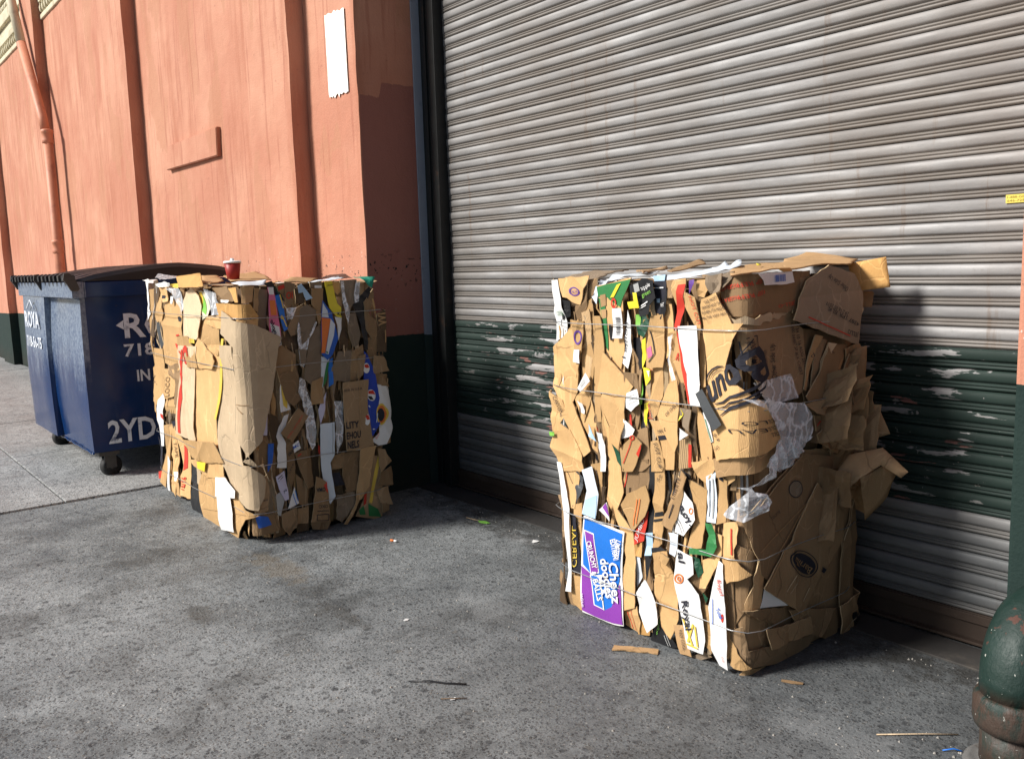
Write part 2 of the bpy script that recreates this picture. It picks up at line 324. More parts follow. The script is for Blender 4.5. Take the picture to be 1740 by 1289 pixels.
# ------------------------------------------------------------------ THE WALL
M_wall = wall_paint()
M_cream = plain('cream_cornice_paint', (.62, .56, .40), .7, var=.12, scale=8, dirt=((.30, .25, .15), .5, .5))
wall = thing('building_wall', 'salmon painted stucco wall with pilasters and dark green base, left of the shutter', 'wall', (-12, 2.74, 0))
def wpart(name, m, x0, x1, y0, y1, z0, z1, bev=.008):
    o = box(name, m, None, x0, x1, y0, y1, z0, z1, bev); o.parent = wall; o.matrix_parent_inverse = Matrix.Translation((12, -2.74, 0)); return o
def rough_panel(name, x0, x1, y0, z0, z1, ret, step=.09):
    """plastered front face with a soft, uneven arris and real returns of depth ret on both sides"""
    nx = max(2, int((x1-x0)/step)); nz = int((z1-z0)/step); V = []; Fc = []
    cols = [(x0, y0+ret)]+[(x0+(x1-x0)*i/nx, y0) for i in range(nx+1)]+[(x1, y0+ret)]
    for j in range(nz+1):
        zz = z0+(z1-z0)*j/nz
        for i, (cx, cy) in enumerate(cols):
            e = 1 if i in (1, len(cols)-2) else .45
            q = Vector((cx*2.3, zz*2.3, y0*7)); d = noise.noise(q)*.006+noise.noise(q*4)*.0025
            V.append((cx+(noise.noise(q*3+Vector((5, 0, 0)))*.006*e if 0 < i < len(cols)-1 else 0), cy+d*(1 if 0 < i < len(cols)-1 else 0), zz))
    n = len(cols)
    for j in range(nz):
        for i in range(n-1): Fc.append((j*n+i, j*n+i+1, (j+1)*n+i+1, (j+1)*n+i))
    o = link(name, V, Fc, M_wall); o.parent = wall; o.matrix_parent_inverse = Matrix.Translation((12, -2.74, 0)); return o
PIL = [(-6.20, -5.52), (-9.90, -9.02), (-13.42, -12.77), (-17.4, -16.5), (-21.3, -20.4)]
prev = -4.85
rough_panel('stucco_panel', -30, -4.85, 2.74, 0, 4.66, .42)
for a, b in PIL: rough_panel('pilaster', a, b, 2.62, 0, 6.5, .15)
wpart('upper_wall', M_wall, -30, -4.851, 2.79, 3.3, 4.6, 7)
edges = [-4.85]+[v for a, b in PIL for v in (b, a)]
for i in range(2, len(edges)-1, 2):                      # cornice between the pilasters
    xr, xl = edges[i], edges[i+1]
    for (y0, z0, z1, nm) in ((2.715, 4.66, 4.72, 'moulding'), (2.735, 4.722, 4.86, 'frieze'), (2.705, 4.862, 4.95, 'moulding'), (2.73, 4.952, 5.08, 'frieze'), (2.68, 5.082, 5.24, 'moulding'), (2.72, 5.242, 5.36, 'frieze'), (2.665, 5.362, 5.50, 'moulding')):
        wpart(nm, M_cream, xl+.003, xr-.003, y0, 2.792, z0, z1, .012)
    n = int((xr-xl)/.13)
    for z0, hh, dy in ((4.735, .10, .024), (5.25, .09, .03)):
        bm = bmesh.new()
        for k in range(n):
            cx = xl+.06+k*.13
            bmesh.ops.create_uvsphere(bm, u_segments=8, v_segments=6, radius=1, matrix=Matrix.Translation((cx, 2.728 if z0 < 5 else 2.714, z0+hh*.55))@Matrix.Diagonal((.042, dy, hh*.5, 1)))
            bx(bm, cx+.056, cx+.074, 2.70, 2.74, z0+.002, z0+hh)
        o = from_bm('egg_and_dart_row', bm, M_cream); o.parent = wall; o.matrix_parent_inverse = Matrix.Translation((12, -2.74, 0)); o['kind'] = 'stuff'
# a slanted plaque in relief, painted over
bm = bmesh.new()
pl = [(-8.34, 2.37), (-7.085, 2.362), (-7.07, 2.585), (-8.26, 2.575)]
fr = [bm.verts.new((x, 2.70, z)) for x, z in pl]; bk = [bm.verts.new((x, 2.745, z)) for x, z in pl]
bm.faces.new(fr)
for i in range(4): bm.faces.new((fr[i], bk[i], bk[(i+1) % 4], fr[(i+1) % 4]))
bmesh.ops.bevel(bm, geom=[e for e in bm.edges if e.verts[0] in fr and e.verts[1] in fr], offset=.006, segments=2, affect='EDGES')
pq = from_bm('wall_plaque', bm, M_wall); tag(pq, 'blank rectangular plaque painted over in salmon, fixed high on the wall', 'plaque')
# torn white bill
rnd = random.Random(9); bm = bmesh.new(); pts = []
for i in range(24): pts.append((-5.205+.253*i/23, 3.012+.02*noise.noise(Vector((i*.3, 1, 1)))-.015*(i/23)))
for i in range(22): pts.append((-4.952+rnd.uniform(-.0012, .0012)+.004*i/21, 2.99-.475*i/21))
for i in range(26): pts.append((-4.948-.245*i/25, 2.512+.03*noise.noise(Vector((i*.37, 3, 1)))+rnd.uniform(-.008, .006)))
for i in range(22): pts.append((-5.20+rnd.uniform(-.0015, .0015)-.004*i/21, 2.53+.475*i/21))
f_ = bm.faces.new([bm.verts.new((x, 2.7325, z)) for x, z in pts]); ex = bmesh.ops.extrude_face_region(bm, geom=[f_])
for v in ex['geom']:
    if isinstance(v, bmesh.types.BMVert): v.co.y -= .0025
tag(from_bm('torn_bill', bm, plain('white_bill_paper', (.80, .79, .74), .7, var=.06, scale=20, dirt=((.5, .46, .36), .56, .5))), 'torn blank white bill pasted beside the wall corner', 'poster')
# down pipe
M_pipe = plain('salmon_pipe_paint', (.58, .24, .14), .55, var=.18, scale=9, dirt=((.30, .10, .07), .52, .5))
dp = thing('drain_pipe', 'salmon painted drain pipe running down the far wall', 'pipe', (-12.35, 2.58, 0))
def keep(o, root): o.parent = root; o.matrix_parent_inverse = Matrix.Translation(-Vector(root.location)); return o
keep(tube('lower_pipe', [(-12.32, 2.58, .1), (-12.34, 2.58, 3.22)], .058, M_pipe, seg=16), dp)
keep(tube('upper_pipe', [(-12.36, 2.57, 3.22), (-12.42, 2.565, 3.4), (-13.0, 2.52, 4.40)], .056, M_pipe, seg=16), dp)
keep(tube('top_pipe', [(-13.0, 2.52, 4.403), (-13.7, 2.52, 5.6)], .056, M_cream, seg=16), dp)
for z in (3.1, 1.75, .7): keep(lathe('pipe_collar', [(.058, -.02), (.068, -.015), (.068, .02), (.064, .03), (.064, .10), (.073, .11), (.073, .14), (.06, .15)], M_pipe, loc=(-12.337, 2.58, z), seg=16), dp)
# right pier
pier = thing('brick_pier', 'salmon pier with dark green base right of the roller shutter', 'wall', (-.4, 2.74, 0))
bm = bmesh.new(); bx(bm, -1.082, 6, 2.74, 3.3, 0, 7, .012); keep(from_bm('pier_face', bm, M_wall), pier)
lt = thing('lintel', 'salmon wall spanning above the roller shutter', 'wall', (-3, 2.74, 4))
keep(box('lintel_face', M_wall, None, -4.848, -1.085, 2.743, 3.3, 3.95, 6.99, .01), lt)

# ------------------------------------------------------------------ ROLLER SHUTTER
M_slat = shutter_metal()
M_black = plain('black_guide_paint', (.016, .018, .018), .45, var=.3, scale=18, dirt=((.10, .055, .035), .60, .5))
M_rust = plain('rusty_bar', (.045, .03, .022), .7, .2, .45, 9, .4, dirt=((.11, .095, .08), .58, .5))
M_bluegrey = plain('bluegrey_paint', (.26, .30, .36), .6, var=.15, scale=10, dirt=((.05, .05, .05), .56, .6))
sh = thing('roller_shutter', 'closed galvanised roller shutter with a chipped green painted band', 'shutter', (-2.9, 3.236, 0))
def slat_mesh(sd_):
    p = .075; prof = [(0, .012), (.0025, .004), (.005, .000), (.0125, -.001), (.0145, .004), (.0165, .004), (.019, -.0015), (.0225, -.0015), (.025, .006), (.0275, .009), (.030, .007), (.034, .000), (.040, -.0032), (.054, -.0042), (.066, -.0036), (.0705, .000), (.0735, .008), (.0745, .013)]
    xs_ = [(-4.70, .85), (-4.648, .85), (-4.636, .35), (-4.615, .05)]+[(-4.60+i*.09, 0) for i in range(42)]
    V = []; Fc = []; n = len(prof)
    for x, k in xs_:
        dy = .0022*noise.noise(Vector((x*1.3, sd_, 0)))+.0016*noise.noise(Vector((x*4.5, sd_, 5))); dz = .0016*noise.noise(Vector((x*.9, sd_, 9))); dn = max(0, noise.noise(Vector((x*2.6, sd_*3, 2)))-.45)*.02
        for z, y in prof: V.append((x, y+(.012-y)*(k if z > .029 else min(1, k*1.1))+dy+(dn if .03 < z < .07 else 0), z+dz))
    for i in range(len(xs_)-1):
        for j in range(n-1): Fc.append((i*n+j, (i+1)*n+j, (i+1)*n+j+1, i*n+j+1))
    me = bpy.data.meshes.new('slat'); me.from_pydata(V, [], Fc)
    for f in me.polygons: f.use_smooth = True
    me.materials.append(M_slat); return me
sms = [slat_mesh(v*7.3) for v in range(8)]; rnd = random.Random(2)
for i in range(52):
    o = bpy.data.objects.new('slat', sms[i*5 % 8]); COL.objects.link(o); o.parent = sh; o.location = (2.9, rnd.uniform(-.0025, .0025), .12+i*.075); o.rotation_euler = (rnd.uniform(-.03, .03), 0, 0)
bm = bmesh.new(); bx(bm, -4.70, -.92, 3.236, 3.262, .012, .121, .003); bx(bm, -4.70, -.92, 3.205, 3.235, .012, .022, .002); bx(bm, -4.70, -.92, 3.226, 3.2355, .085, .118, .002)
keep(from_bm('bottom_bar', bm, M_rust), sh)
keep(box('backing', M_black, None, -4.84, -.92, 3.27, 3.30, 0, 4), sh)
bm = bmesh.new(); bx(bm, -4.845, -4.662, 3.195, 3.268, 0, 3.95, .004); bx(bm, -4.715, -4.655, 3.17, 3.194, 0, 3.95, .003); bx(bm, -4.80, -4.77, 3.182, 3.194, 0, 3.95, .003)
keep(from_bm('guide_rail', bm, M_black), sh)
bm = bmesh.new(); bx(bm, -1.16, -.95, 3.195, 3.268, 0, 3.95, .004); keep(from_bm('guide_rail', bm, M_black), sh)
keep(box('jamb_angle', M_bluegrey, None, -4.848, -4.838, 3.135, 3.193, 1.0, 3.95, .002), sh)
keep(box('jamb_angle', plain('dark_green_angle', (.02, .04, .036), .6), None, -4.848, -4.838, 3.135, 3.193, 0, .998, .002), sh)
sill = box('door_sill', plain('sill_iron', (.035, .032, .03), .75, var=.4, scale=6, dirt=((.10, .085, .07), .55, .6)), None, -4.84, -1.0, 3.03, 3.20, -.02, .007, .003)
tag(sill, 'dark iron threshold strip under the roller shutter', 'threshold')
bm = bmesh.new(); bx(bm, -1.330, -1.215, 3.2262, 3.2272, 1.596, 1.624)
stk = tag(from_bm('sticker', bm, plain('yellow_sticker', (.66, .54, .10), .6, var=.1)), 'small yellow phone number sticker on the shutter beside the pier', 'sticker')
M_dk = sheet_mat('ink'); M_olive = plain('olive_print', (.22, .17, .02), .6)
flat_text('lettering', '1-888-GET-OPEN', (-1.325, 3.2255, 1.612), (.105, 0, 0), (0, 0, .0075), M_olive, stk)
flat_text('lettering', '646-728-7347', (-1.325, 3.2255, 1.600), (.095, 0, 0), (0, 0, .0075), M_olive, stk)

# ------------------------------------------------------------------ GUARD PIPE at the pier
def worn_green():
    t = NT('worn_green_paint'); p = t.pos(); x, y, z = t.sep(p); n = t.noise(p, 11, 6, .68); s2 = t.noise(t.scale(p, (1, 1, .35)), 24, 5, .7)
    c = t.mix(t.noise(p, 6, 4), (.004, .012, .009), (.009, .034, .026))
    c = t.mix(t.ma('MULTIPLY', t.ss(t.ma('ADD', n, t.ma('MULTIPLY', t.ma('SUBTRACT', s2, .5), .35)), .60, .62), t.ss(z, .30, .36)), c, (.075, .03, .02))
    c = t.mix(t.ma('MULTIPLY', t.ss(z, .26, .20), t.ss(s2, .42, .56)), c, (.05, .028, .018))
    c = t.mix(t.ma('MULTIPLY', t.ss(z, .23, .12), t.mr(s2, .35, .6, .3, .95)), c, (.045, .030, .022))
    c = t.mix(t.ss(t.noise(p, 60, 3), .70, .72), c, (.42, .42, .38))
    return t.set(Base_Color=c, Roughness=t.mr(n, .4, .7, .5, .8), Normal=t.bump(t.ma('ADD', n, t.ma('MULTIPLY', s2, .6)), .6, .012))
M_wg = worn_green()
gp = thing('guard_pipe', 'dark green rusty pipe elbow rising from the ground beside the pier', 'pipe', (-.955, 2.52, 0))
lathe('upright', [(.088, 0), (.088, .12)], M_wg, gp)
lathe('collar', [(.088, .118), (.105, .124), (.109, .14), (.109, .20), (.103, .212), (.097, .218)], M_wg, gp)
arc = [(0, 0, .215), (0, 0, .262)]+[(0, .135*(1-math.cos(a)), .262+.135*math.sin(a)) for a in [R(v) for v in range(8, 91, 8)]]+[(0, .235, .3965)]
tube('elbow', arc, .0945, M_wg, gp, 28)
lathe('mortar_ring', [(.14, -.01), (.118, .010), (.108, .014), (.100, .010), (.088, .016)], plain('pale_mortar', (.13, .125, .12), .85, var=.4, scale=30, bump=.6, dirt=((.08, .06, .045), .5, .8)), gp)

# ------------------------------------------------------------------ DUMPSTER
def blue_paint():
    t = NT('blue_enamel'); p = t.pos(); n = t.noise(p, 3, 5, .65); f = t.noise(p, 40, 5, .7)
    c = t.mix(n, (.003, .019, .078), (.006, .034, .125))
    c = t.mix(t.ma('MULTIPLY', t.ss(f, .64, .70), .6), c, (.05, .05, .055))
    c = t.mix(t.ma('MULTIPLY', t.ss(t.noise(t.scale(p, (4, 4, .5)), 2, 5, .7), .56, .72), .3), c, (.10, .12, .16))
    x, y, z = t.sep(p)
    painted_sheen = t.ma('MULTIPLY', t.ma('MULTIPLY', t.ma('LESS_THAN', y, 1.53), t.ss(t.ma('ADD', z, t.ma('MULTIPLY', t.ma('SUBTRACT', t.noise(t.scale(p, (3, 3, 1)), 3, 6, .75), .5), .9)), .62, 1.05)), t.mr(f, .35, .6, .25, .62))
    c = t.mix(painted_sheen, c, (.34, .40, .47))                                              # pale sky sheen on the street side, painted into the enamel
    return t.set(Base_Color=c, Roughness=t.mr(n, .3, .7, .13, .24), Normal=t.bump(t.ma('ADD', t.noise(p, 2.2, 3), t.ma('MULTIPLY', f, .05)), .22, .03), **{'Specular_IOR_Level': .3})
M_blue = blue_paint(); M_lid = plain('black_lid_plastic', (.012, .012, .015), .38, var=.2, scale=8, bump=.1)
M_iron = plain('worn_iron', (.07, .065, .06), .5, .5, .4, 25, .3, dirt=((.35, .34, .33), .6, .6)); M_sten = plain('white_stencil', (.66, .70, .76), .6, var=.25, scale=30, dirt=((.02, .04, .12), .54, .8))
M_rub = plain('caster_rubber', (.018, .018, .018), .7, var=.3)
du = thing('dumpster', 'navy blue steel dumpster with black lids and white stencilled letters', 'dumpster', (-7.56, 2.0, 0))
X0, X1, Y0, Y1 = -8.46, -6.67, 1.50, 2.56
def bellied(name, x0, x1, y0, y1, z0, z1, belly):
    """sheet-steel box whose panels bulge a little between their edges"""
    bm = bmesh.new(); bx(bm, x0, x1, y0, y1, z0, z1)
    bmesh.ops.subdivide_edges(bm, edges=bm.edges[:], cuts=11, use_grid_fill=True)
    for v in bm.verts:
        p = v.co; tz = (p.z-z0)/(z1-z0); tx = (p.x-x0)/(x1-x0); ty = (p.y-y0)/(y1-y0); bz = 4*tz*(1-tz)
        dn = .006*noise.noise(p*3.1)+.003*noise.noise(p*8)
        if abs(p.y-y0) < 1e-4: p.y -= (belly*bz+dn)*min(1, 6*tx*(1-tx)+.35)
        elif abs(p.x-x1) < 1e-4: p.x += (.012*bz+dn)*min(1, 6*ty*(1-ty))*min(1, bz*2)
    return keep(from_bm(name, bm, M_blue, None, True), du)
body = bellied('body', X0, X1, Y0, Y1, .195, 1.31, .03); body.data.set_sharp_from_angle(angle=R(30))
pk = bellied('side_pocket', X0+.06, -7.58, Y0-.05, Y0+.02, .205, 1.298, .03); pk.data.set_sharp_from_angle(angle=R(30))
for zz in (.19, 1.285):
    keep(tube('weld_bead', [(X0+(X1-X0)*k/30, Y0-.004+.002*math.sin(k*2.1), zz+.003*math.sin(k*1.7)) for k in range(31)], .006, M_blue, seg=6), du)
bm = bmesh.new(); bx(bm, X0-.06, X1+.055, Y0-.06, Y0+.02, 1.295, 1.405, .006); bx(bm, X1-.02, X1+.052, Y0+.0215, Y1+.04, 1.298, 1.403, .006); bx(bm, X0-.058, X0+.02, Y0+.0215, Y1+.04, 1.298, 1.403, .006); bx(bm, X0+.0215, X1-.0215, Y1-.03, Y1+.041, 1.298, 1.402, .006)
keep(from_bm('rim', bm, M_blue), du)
for sx0, sx1 in ((X0-.05, -7.575), (-7.555, X1+.045)):
    V = []; Fc = []; nu, nv = 30, 16
    for j in range(nv+1):
        v = j/nv; yy = Y0-.045+(Y1+.07-Y0+.045)*v; zz = 1.415+.10*math.sin(min(1, v*1.25)*math.pi/2)-.06*max(0, v-.6)/.4
        for i in range(nu+1):
            u = i/nu; rib = .016 if (int(u*7.999) % 2 == 1) else 0
            edge = .03 if i in (0, nu) else 0
            V.append((sx0+(sx1-sx0)*u, yy, zz+rib*min(1, v*8)*min(1, (1-v)*8)-edge))
    n = nu+1
    for j in range(nv):
        for i in range(nu): Fc.append((j*n+i, j*n+i+1, (j+1)*n+i+1, (j+1)*n+i))
    b0 = len(V); V += [(sx1, yy_, 1.408) for yy_ in [Y0-.045+(Y1+.07-Y0+.045)*j/nv for j in range(nv+1)]]
    for j in range(nv): Fc.append((j*n+nu, b0+j, b0+j+1, (j+1)*n+nu))
    keep(link('lid', V, Fc, M_lid, None, False), du)
keep(tube('hinge_rod', [(X0-.08, Y0-.075, 1.432), (X1+.07, Y0-.075, 1.432)], .013, M_iron, seg=10), du)
for i in range(15):
    if i == 7: continue
    cx = X0-.02+i*(X1-X0+.03)/14
    V = []; Fc = []; prof = [(-.028, -.02), (-.03, .018), (0, .034), (.05, .016), (.05, .002), (.012, -.004), (.01, -.02)]
    for s_ in (-.022, .022):
        for y_, z_ in prof: V.append((cx+s_, Y0-.075+y_, 1.432+z_))
    n = len(prof); Fc += [tuple(range(n)), tuple(range(2*n-1, n-1, -1))]+[(k, k+n, (k+1) % n+n, (k+1) % n) for k in range(n)]
    keep(link('hinge_knuckle', V, Fc, M_iron if i % 2 else M_lid), du)
for cx in (X0-.075, (X0+X1)/2-.02, X1+.062):
    V = []; Fc = []; prof = [(-.05, -.01), (-.042, .032), (-.012, .036), (.02, .012), (.05, -.075), (.035, -.09), (-.005, -.086), (-.028, -.04)]
    for s_ in (-.013, .013):
        for y_, z_ in prof: V.append((cx+s_, Y0-.06+y_, 1.432+z_))
    n = len(prof); Fc += [tuple(range(n)), tuple(range(2*n-1, n-1, -1))]+[(k, k+n, (k+1) % n+n, (k+1) % n) for k in range(n)]
    keep(link('hinge_bracket', V, Fc, M_iron), du)
for cx, cy in ((-6.74, 1.60), (-8.30, 1.60), (-6.80, 2.45), (-8.30, 2.45)):
    cr = keep(bpy.data.objects.new('caster', None), du); COL.objects.link(cr); cr.location = (cx, cy, 0)
    bm = bmesh.new(); bx(bm, -.07, .07, -.07, .07, .165, .194, .004); bx(bm, -.045, -.036, -.03, .05, .07, .164, .002); bx(bm, .036, .045, -.03, .05, .07, .164, .002); fo = from_bm('fork', bm, M_iron, cr)
    me_w = lathe('wheel', [(.03, -.030), (.066, -.030), (.075, -.022), (.078, 0), (.075, .022), (.066, .030), (.03, .030)], M_rub, cr, 20, (0, .02, .079)); me_w.rotation_euler = (0, R(90), R(18))
    hb = lathe('hub', [(.012, -.034), (.028, -.034), (.028, .034), (.012, .034)], M_iron, cr, 14, (0, .02, .079)); hb.rotation_euler = (0, R(90), R(18))
def sten(s, org, ax, ay, fat=True): keep(flat_text('stencil_lettering', s, org, ax, ay, M_sten, None, fat), du)
fy = Y0-.0518-.031
sten('ROYA', (-8.22, fy, 1.05), (.54, 0, 0), (0, 0, .125)); sten('718-56-75', (-8.22, fy, .89), (.56, 0, 0), (0, 0, .085))
keep(tube('stencil_peak', [(-8.10, fy, 1.195), (-7.95, fy, 1.265), (-7.82, fy, 1.195)], .006, M_sten, seg=4), du)
fx = X1+.016
sten('ROYAL', (fx, 1.77, 1.00), (0, .78, 0), (0, 0, .17)); sten('718-', (fx, 1.755, .865), (0, .26, 0), (0, 0, .085)); sten('IN', (fx, 1.83, .68), (0, .09, 0), (0, 0, .08)); sten('2YD', (fx, 1.60, .255), (0, .33, 0), (0, 0, .16))
tb = link('stencil_arrow', [(fx, 1.715, 1.09), (fx, 1.77, 1.055), (fx, 1.765, 1.09), (fx, 1.77, 1.125)], [(0, 1, 2), (0, 2, 3)], M_sten); keep(tb, du)

# ------------------------------------------------------------------ THE BALES
class Bale:
    def __init__(s, name, label, Xc, Yc, Lx, Ly, H, seed):
        s.Xc, s.Yc, s.Lx, s.Ly, s.H, s.seed = Xc, Yc, Lx, Ly, H, seed
        s.o = thing(name, label, 'bale', (Xc-Lx/2, Yc+Ly/2, 0), 'bales of waste cardboard'); s.org = s.o.location.copy(); s.count = 0
    def surf(s, u, z, d):
        """u runs round the bale from the near corner: <0 front, >0 side; d is outward"""
        d += .006*math.sin(z*math.pi*4.1+s.seed)+.007*noise.noise(Vector((u*2.2, z*2.2, s.seed)))
        if z < .09: d -= .014*(1-max(0, z)/.09)**2
        r = .022; Xc, Yc, Lx, Ly = s.Xc, s.Yc, s.Lx, s.Ly
        def corner(t, cx, cy, a0):                       # t in -1..1
            a = a0+(t+1)/2*math.pi/2; return (cx+(r+d)*math.cos(a), cy+(r+d)*math.sin(a), z)
        if u < -Lx-Ly+r: u = max(u, -Lx-Ly-.02)
        if abs(u) < r: p = corner(u/r, Xc-r, Yc+r, -math.pi/2)
        elif abs(u+Lx) < r: p = corner((u+Lx)/r, Xc-Lx+r, Yc+r, math.pi)
        elif abs(u-Ly) < r: p = corner((u-Ly)/r, Xc-r, Yc+Ly-r, 0)
        elif u < -Lx: p = (Xc-Lx-d, Yc-(u+Lx), z)
        elif u < 0: p = (Xc+u, Yc-d, z)
        elif u < Ly: p = (Xc+d, Yc+u, z)
        else: p = (Xc-(u-Ly), Yc+Ly+d, z)
        return Vector(p)-s.org

def cut_grid(poly, cell, ang, og, cr=()):
    bm = bmesh.new(); bm.faces.new([bm.verts.new((x, y, 0)) for x, y in poly]); bm.normal_update()
    for a in (ang, ang+math.pi/2):
        nx, ny = math.cos(a), math.sin(a); ds = [(x-og[0])*nx+(y-og[1])*ny for x, y in poly]
        for k in range(math.ceil(min(ds)/cell), math.floor(max(ds)/cell)+1):
            co = (og[0]+nx*k*cell, og[1]+ny*k*cell, 0)
            bmesh.ops.bisect_plane(bm, geom=bm.verts[:]+bm.edges[:]+bm.faces[:], dist=1e-5, plane_co=co, plane_no=(nx, ny, 0))
    for cx, cy, q, k in cr:
        bmesh.ops.bisect_plane(bm, geom=bm.verts[:]+bm.edges[:]+bm.faces[:], dist=1e-5, plane_co=(q[0], q[1], 0), plane_no=(cx, cy, 0))
    bm.verts.index_update()
    V = [(v.co.x, v.co.y) for v in bm.verts]; Fc = [[v.index for v in f.verts] for f in bm.faces]
    Bd = []
    for e in bm.edges:
        if len(e.link_faces) == 1:
            l_ = e.link_loops[0]; Bd.append((l_.vert.index, l_.link_loop_next.vert.index))
    bm.free(); return V, Fc, Bd
def area(p): return sum(p[i][0]*p[(i+1) % len(p)][1]-p[(i+1) % len(p)][0]*p[i][1] for i in range(len(p)))/2
def tear(p, rn, k):
    out = []
    for i in range(len(p)):
        a, b = Vector(p[i]), Vector(p[(i+1) % len(p)]); L = (b-a).length; n = max(1, int(L/(.016 if k > 1 else .024))); nr = Vector((-(b-a).y, (b-a).x)).normalized() if L > 1e-6 else Vector((0, 0))
        for j in range(n):
            q = a+(b-a)*j/n
            if j: q += nr*rn.uniform(-1, 1)*.004*k
            out.append((q.x, q.y))
    return out
class Sheet:
    """one crumpled sheet of board, paper or film on a bale's surface"""
    def __init__(s, bale, poly, off, amp, seed, tilt=None, crease=True):
        rn = random.Random(seed); s.b, s.off, s.amp, s.seed = bale, off, amp, seed
        if area(poly) < 0: poly = poly[::-1]
        s.poly = poly; s.c = (sum(p[0] for p in poly)/len(poly), sum(p[1] for p in poly)/len(poly))
        s.R = max(math.hypot(p[0]-s.c[0], p[1]-s.c[1]) for p in poly)
        s.rad = max(.02, math.sqrt(abs(area(poly))))
        m = min(.05, .005/s.rad)
        s.tilt = tilt or (rn.uniform(-m, m)*1.6, rn.uniform(-m, m))
        s.cr = []
        if crease:
            for _ in range(rn.choice((0, 1, 1, 2, 2))):
                a = rn.uniform(0, math.pi); q = (s.c[0]+rn.uniform(-.4, .4)*s.rad, s.c[1]+rn.uniform(-.4, .4)*s.rad)
                s.cr.append((math.cos(a), math.sin(a), q, rn.choice((-1, -1, 1))*rn.uniform(.06, .22)*min(1.2, amp/.005)))
        if s.rad > .2: s.amp = amp = amp*.6
        s.curl = rn.uniform(-.2, 1)*amp*.9; s.ang = rn.choice((0, 0, .12, -.1, .3)); s.cell = .028 if s.rad < .25 else .036
        if min(p[0] for p in poly) < .03 and max(p[0] for p in poly) > -.03: s.ang = 0; s.cr = [k for k in s.cr if abs(k[0]) > .97]+[(1, 0, (e, 0), 0) for e in (-.022, -.011, 0, .011, .022)]
        s.rn = rn
    def d(s, u, z):
        x, y = u-s.c[0], z-s.c[1]
        v = s.off+s.tilt[0]*x+s.tilt[1]*y+s.curl*(x*x+y*y)/(s.R*s.R)
        for cx, cy, q, k in s.cr:
            v += k*(min(.035, abs((u-q[0])*cx+(z-q[1])*cy))-.017)
        a = s.amp
        v += a*(.62*noise.noise(Vector((u*7, z*4, s.seed*1.7)))+.42*noise.noise(Vector((u*31, z*22, s.seed*.9))))
        if a > .0085: v += a*(3.2 if a > .0125 else 1.6)*(.3-abs(noise.noise(Vector((u*17+z*9, z*13, s.seed*.31)))))
        return v
    def build(s, name, mk, thick, torn=0, parent=None, lift=0, poly=None, smooth=True):
        pl = poly or s.poly
        if area(pl) < 0: pl = pl[::-1]
        if torn: pl = tear(pl, s.rn, torn)
        V, Fc, Bd = cut_grid(pl, s.cell if not lift else min(s.cell, .028) if s.cell < .03 else s.cell, s.ang, s.c, s.cr)
        n = len(V); P = [s.b.surf(u, z, s.d(u, z)+lift) for u, z in V]; F2 = [tuple(f) for f in Fc]
        if thick:
            P += [s.b.surf(u, z, s.d(u, z)-thick) for u, z in V]; F2 += [tuple(i+n for i in reversed(f)) for f in Fc]
            for a, b in Bd: F2.append((b, a, a+n, b+n))
        me = bpy.data.meshes.new(name); me.from_pydata(P, [], F2)
        nf = len(Fc); me.polygons.foreach_set('use_smooth', [smooth and (i < nf or (thick and i < 2*nf)) for i in range(len(F2))])
        uvl = me.uv_layers.new(name='uv'); ca, sa = math.cos(s.ang+.05), math.sin(s.ang+.05); VV = V+V
        for lp in me.loops:
            u, z = VV[lp.vertex_index]; uvl.data[lp.index].uv = (u*ca+z*sa, z*ca-u*sa)
        me.materials.append(sheet_mat(mk))
        if thick and mk in BOARD:
            me.materials.append(sheet_mat('edge'))
            for i in range(2*nf, len(F2)): me.polygons[i].material_index = 1
        me.update()
        if smooth and thick and name != 'plastic_film': me.set_sharp_from_angle(angle=R(13))
        o = bpy.data.objects.new(name, me); COL.objects.link(o); o.parent = parent or s.b.o; return o
    def stamp(s, vv, ff, mk, parent, name, lift):
        if max(v[0] for v in vv)-min(v[0] for v in vv) > .05 or max(v[1] for v in vv)-min(v[1] for v in vv) > .05:      # let large print follow every fold
            bm = bmesh.new(); bv = [bm.verts.new((x, y, 0)) for x, y in vv]
            for f in ff:
                try: bm.faces.new([bv[i] for i in f])
                except ValueError: pass
            pl = [(nx, ny, q) for nx, ny, q, k in s.cr]
            for a in (s.ang, s.ang+math.pi/2):
                nx, ny = math.cos(a), math.sin(a); ds = [(x-s.c[0])*nx+(y-s.c[1])*ny for x, y in vv]
                pl += [(nx, ny, (s.c[0]+nx*k*s.cell, s.c[1]+ny*k*s.cell)) for k in range(math.ceil(min(ds)/s.cell), math.floor(max(ds)/s.cell)+1)]
            for nx, ny, q in pl: bmesh.ops.bisect_plane(bm, geom=bm.verts[:]+bm.edges[:]+bm.faces[:], dist=1e-6, plane_co=(q[0], q[1], 0), plane_no=(nx, ny, 0))
            bm.verts.index_update(); vv = [(v.co.x, v.co.y) for v in bm.verts]; ff = [[v.index for v in f.verts] for f in bm.faces]; bm.free()
        me = bpy.data.meshes.new(name); me.from_pydata([s.b.surf(u, z, s.d(u, z)+lift) for u, z in vv], [], ff); me.materials.append(sheet_mat(mk)); me.update()
        o = bpy.data.objects.new(name, me); COL.objects.link(o); o.parent = parent; return o

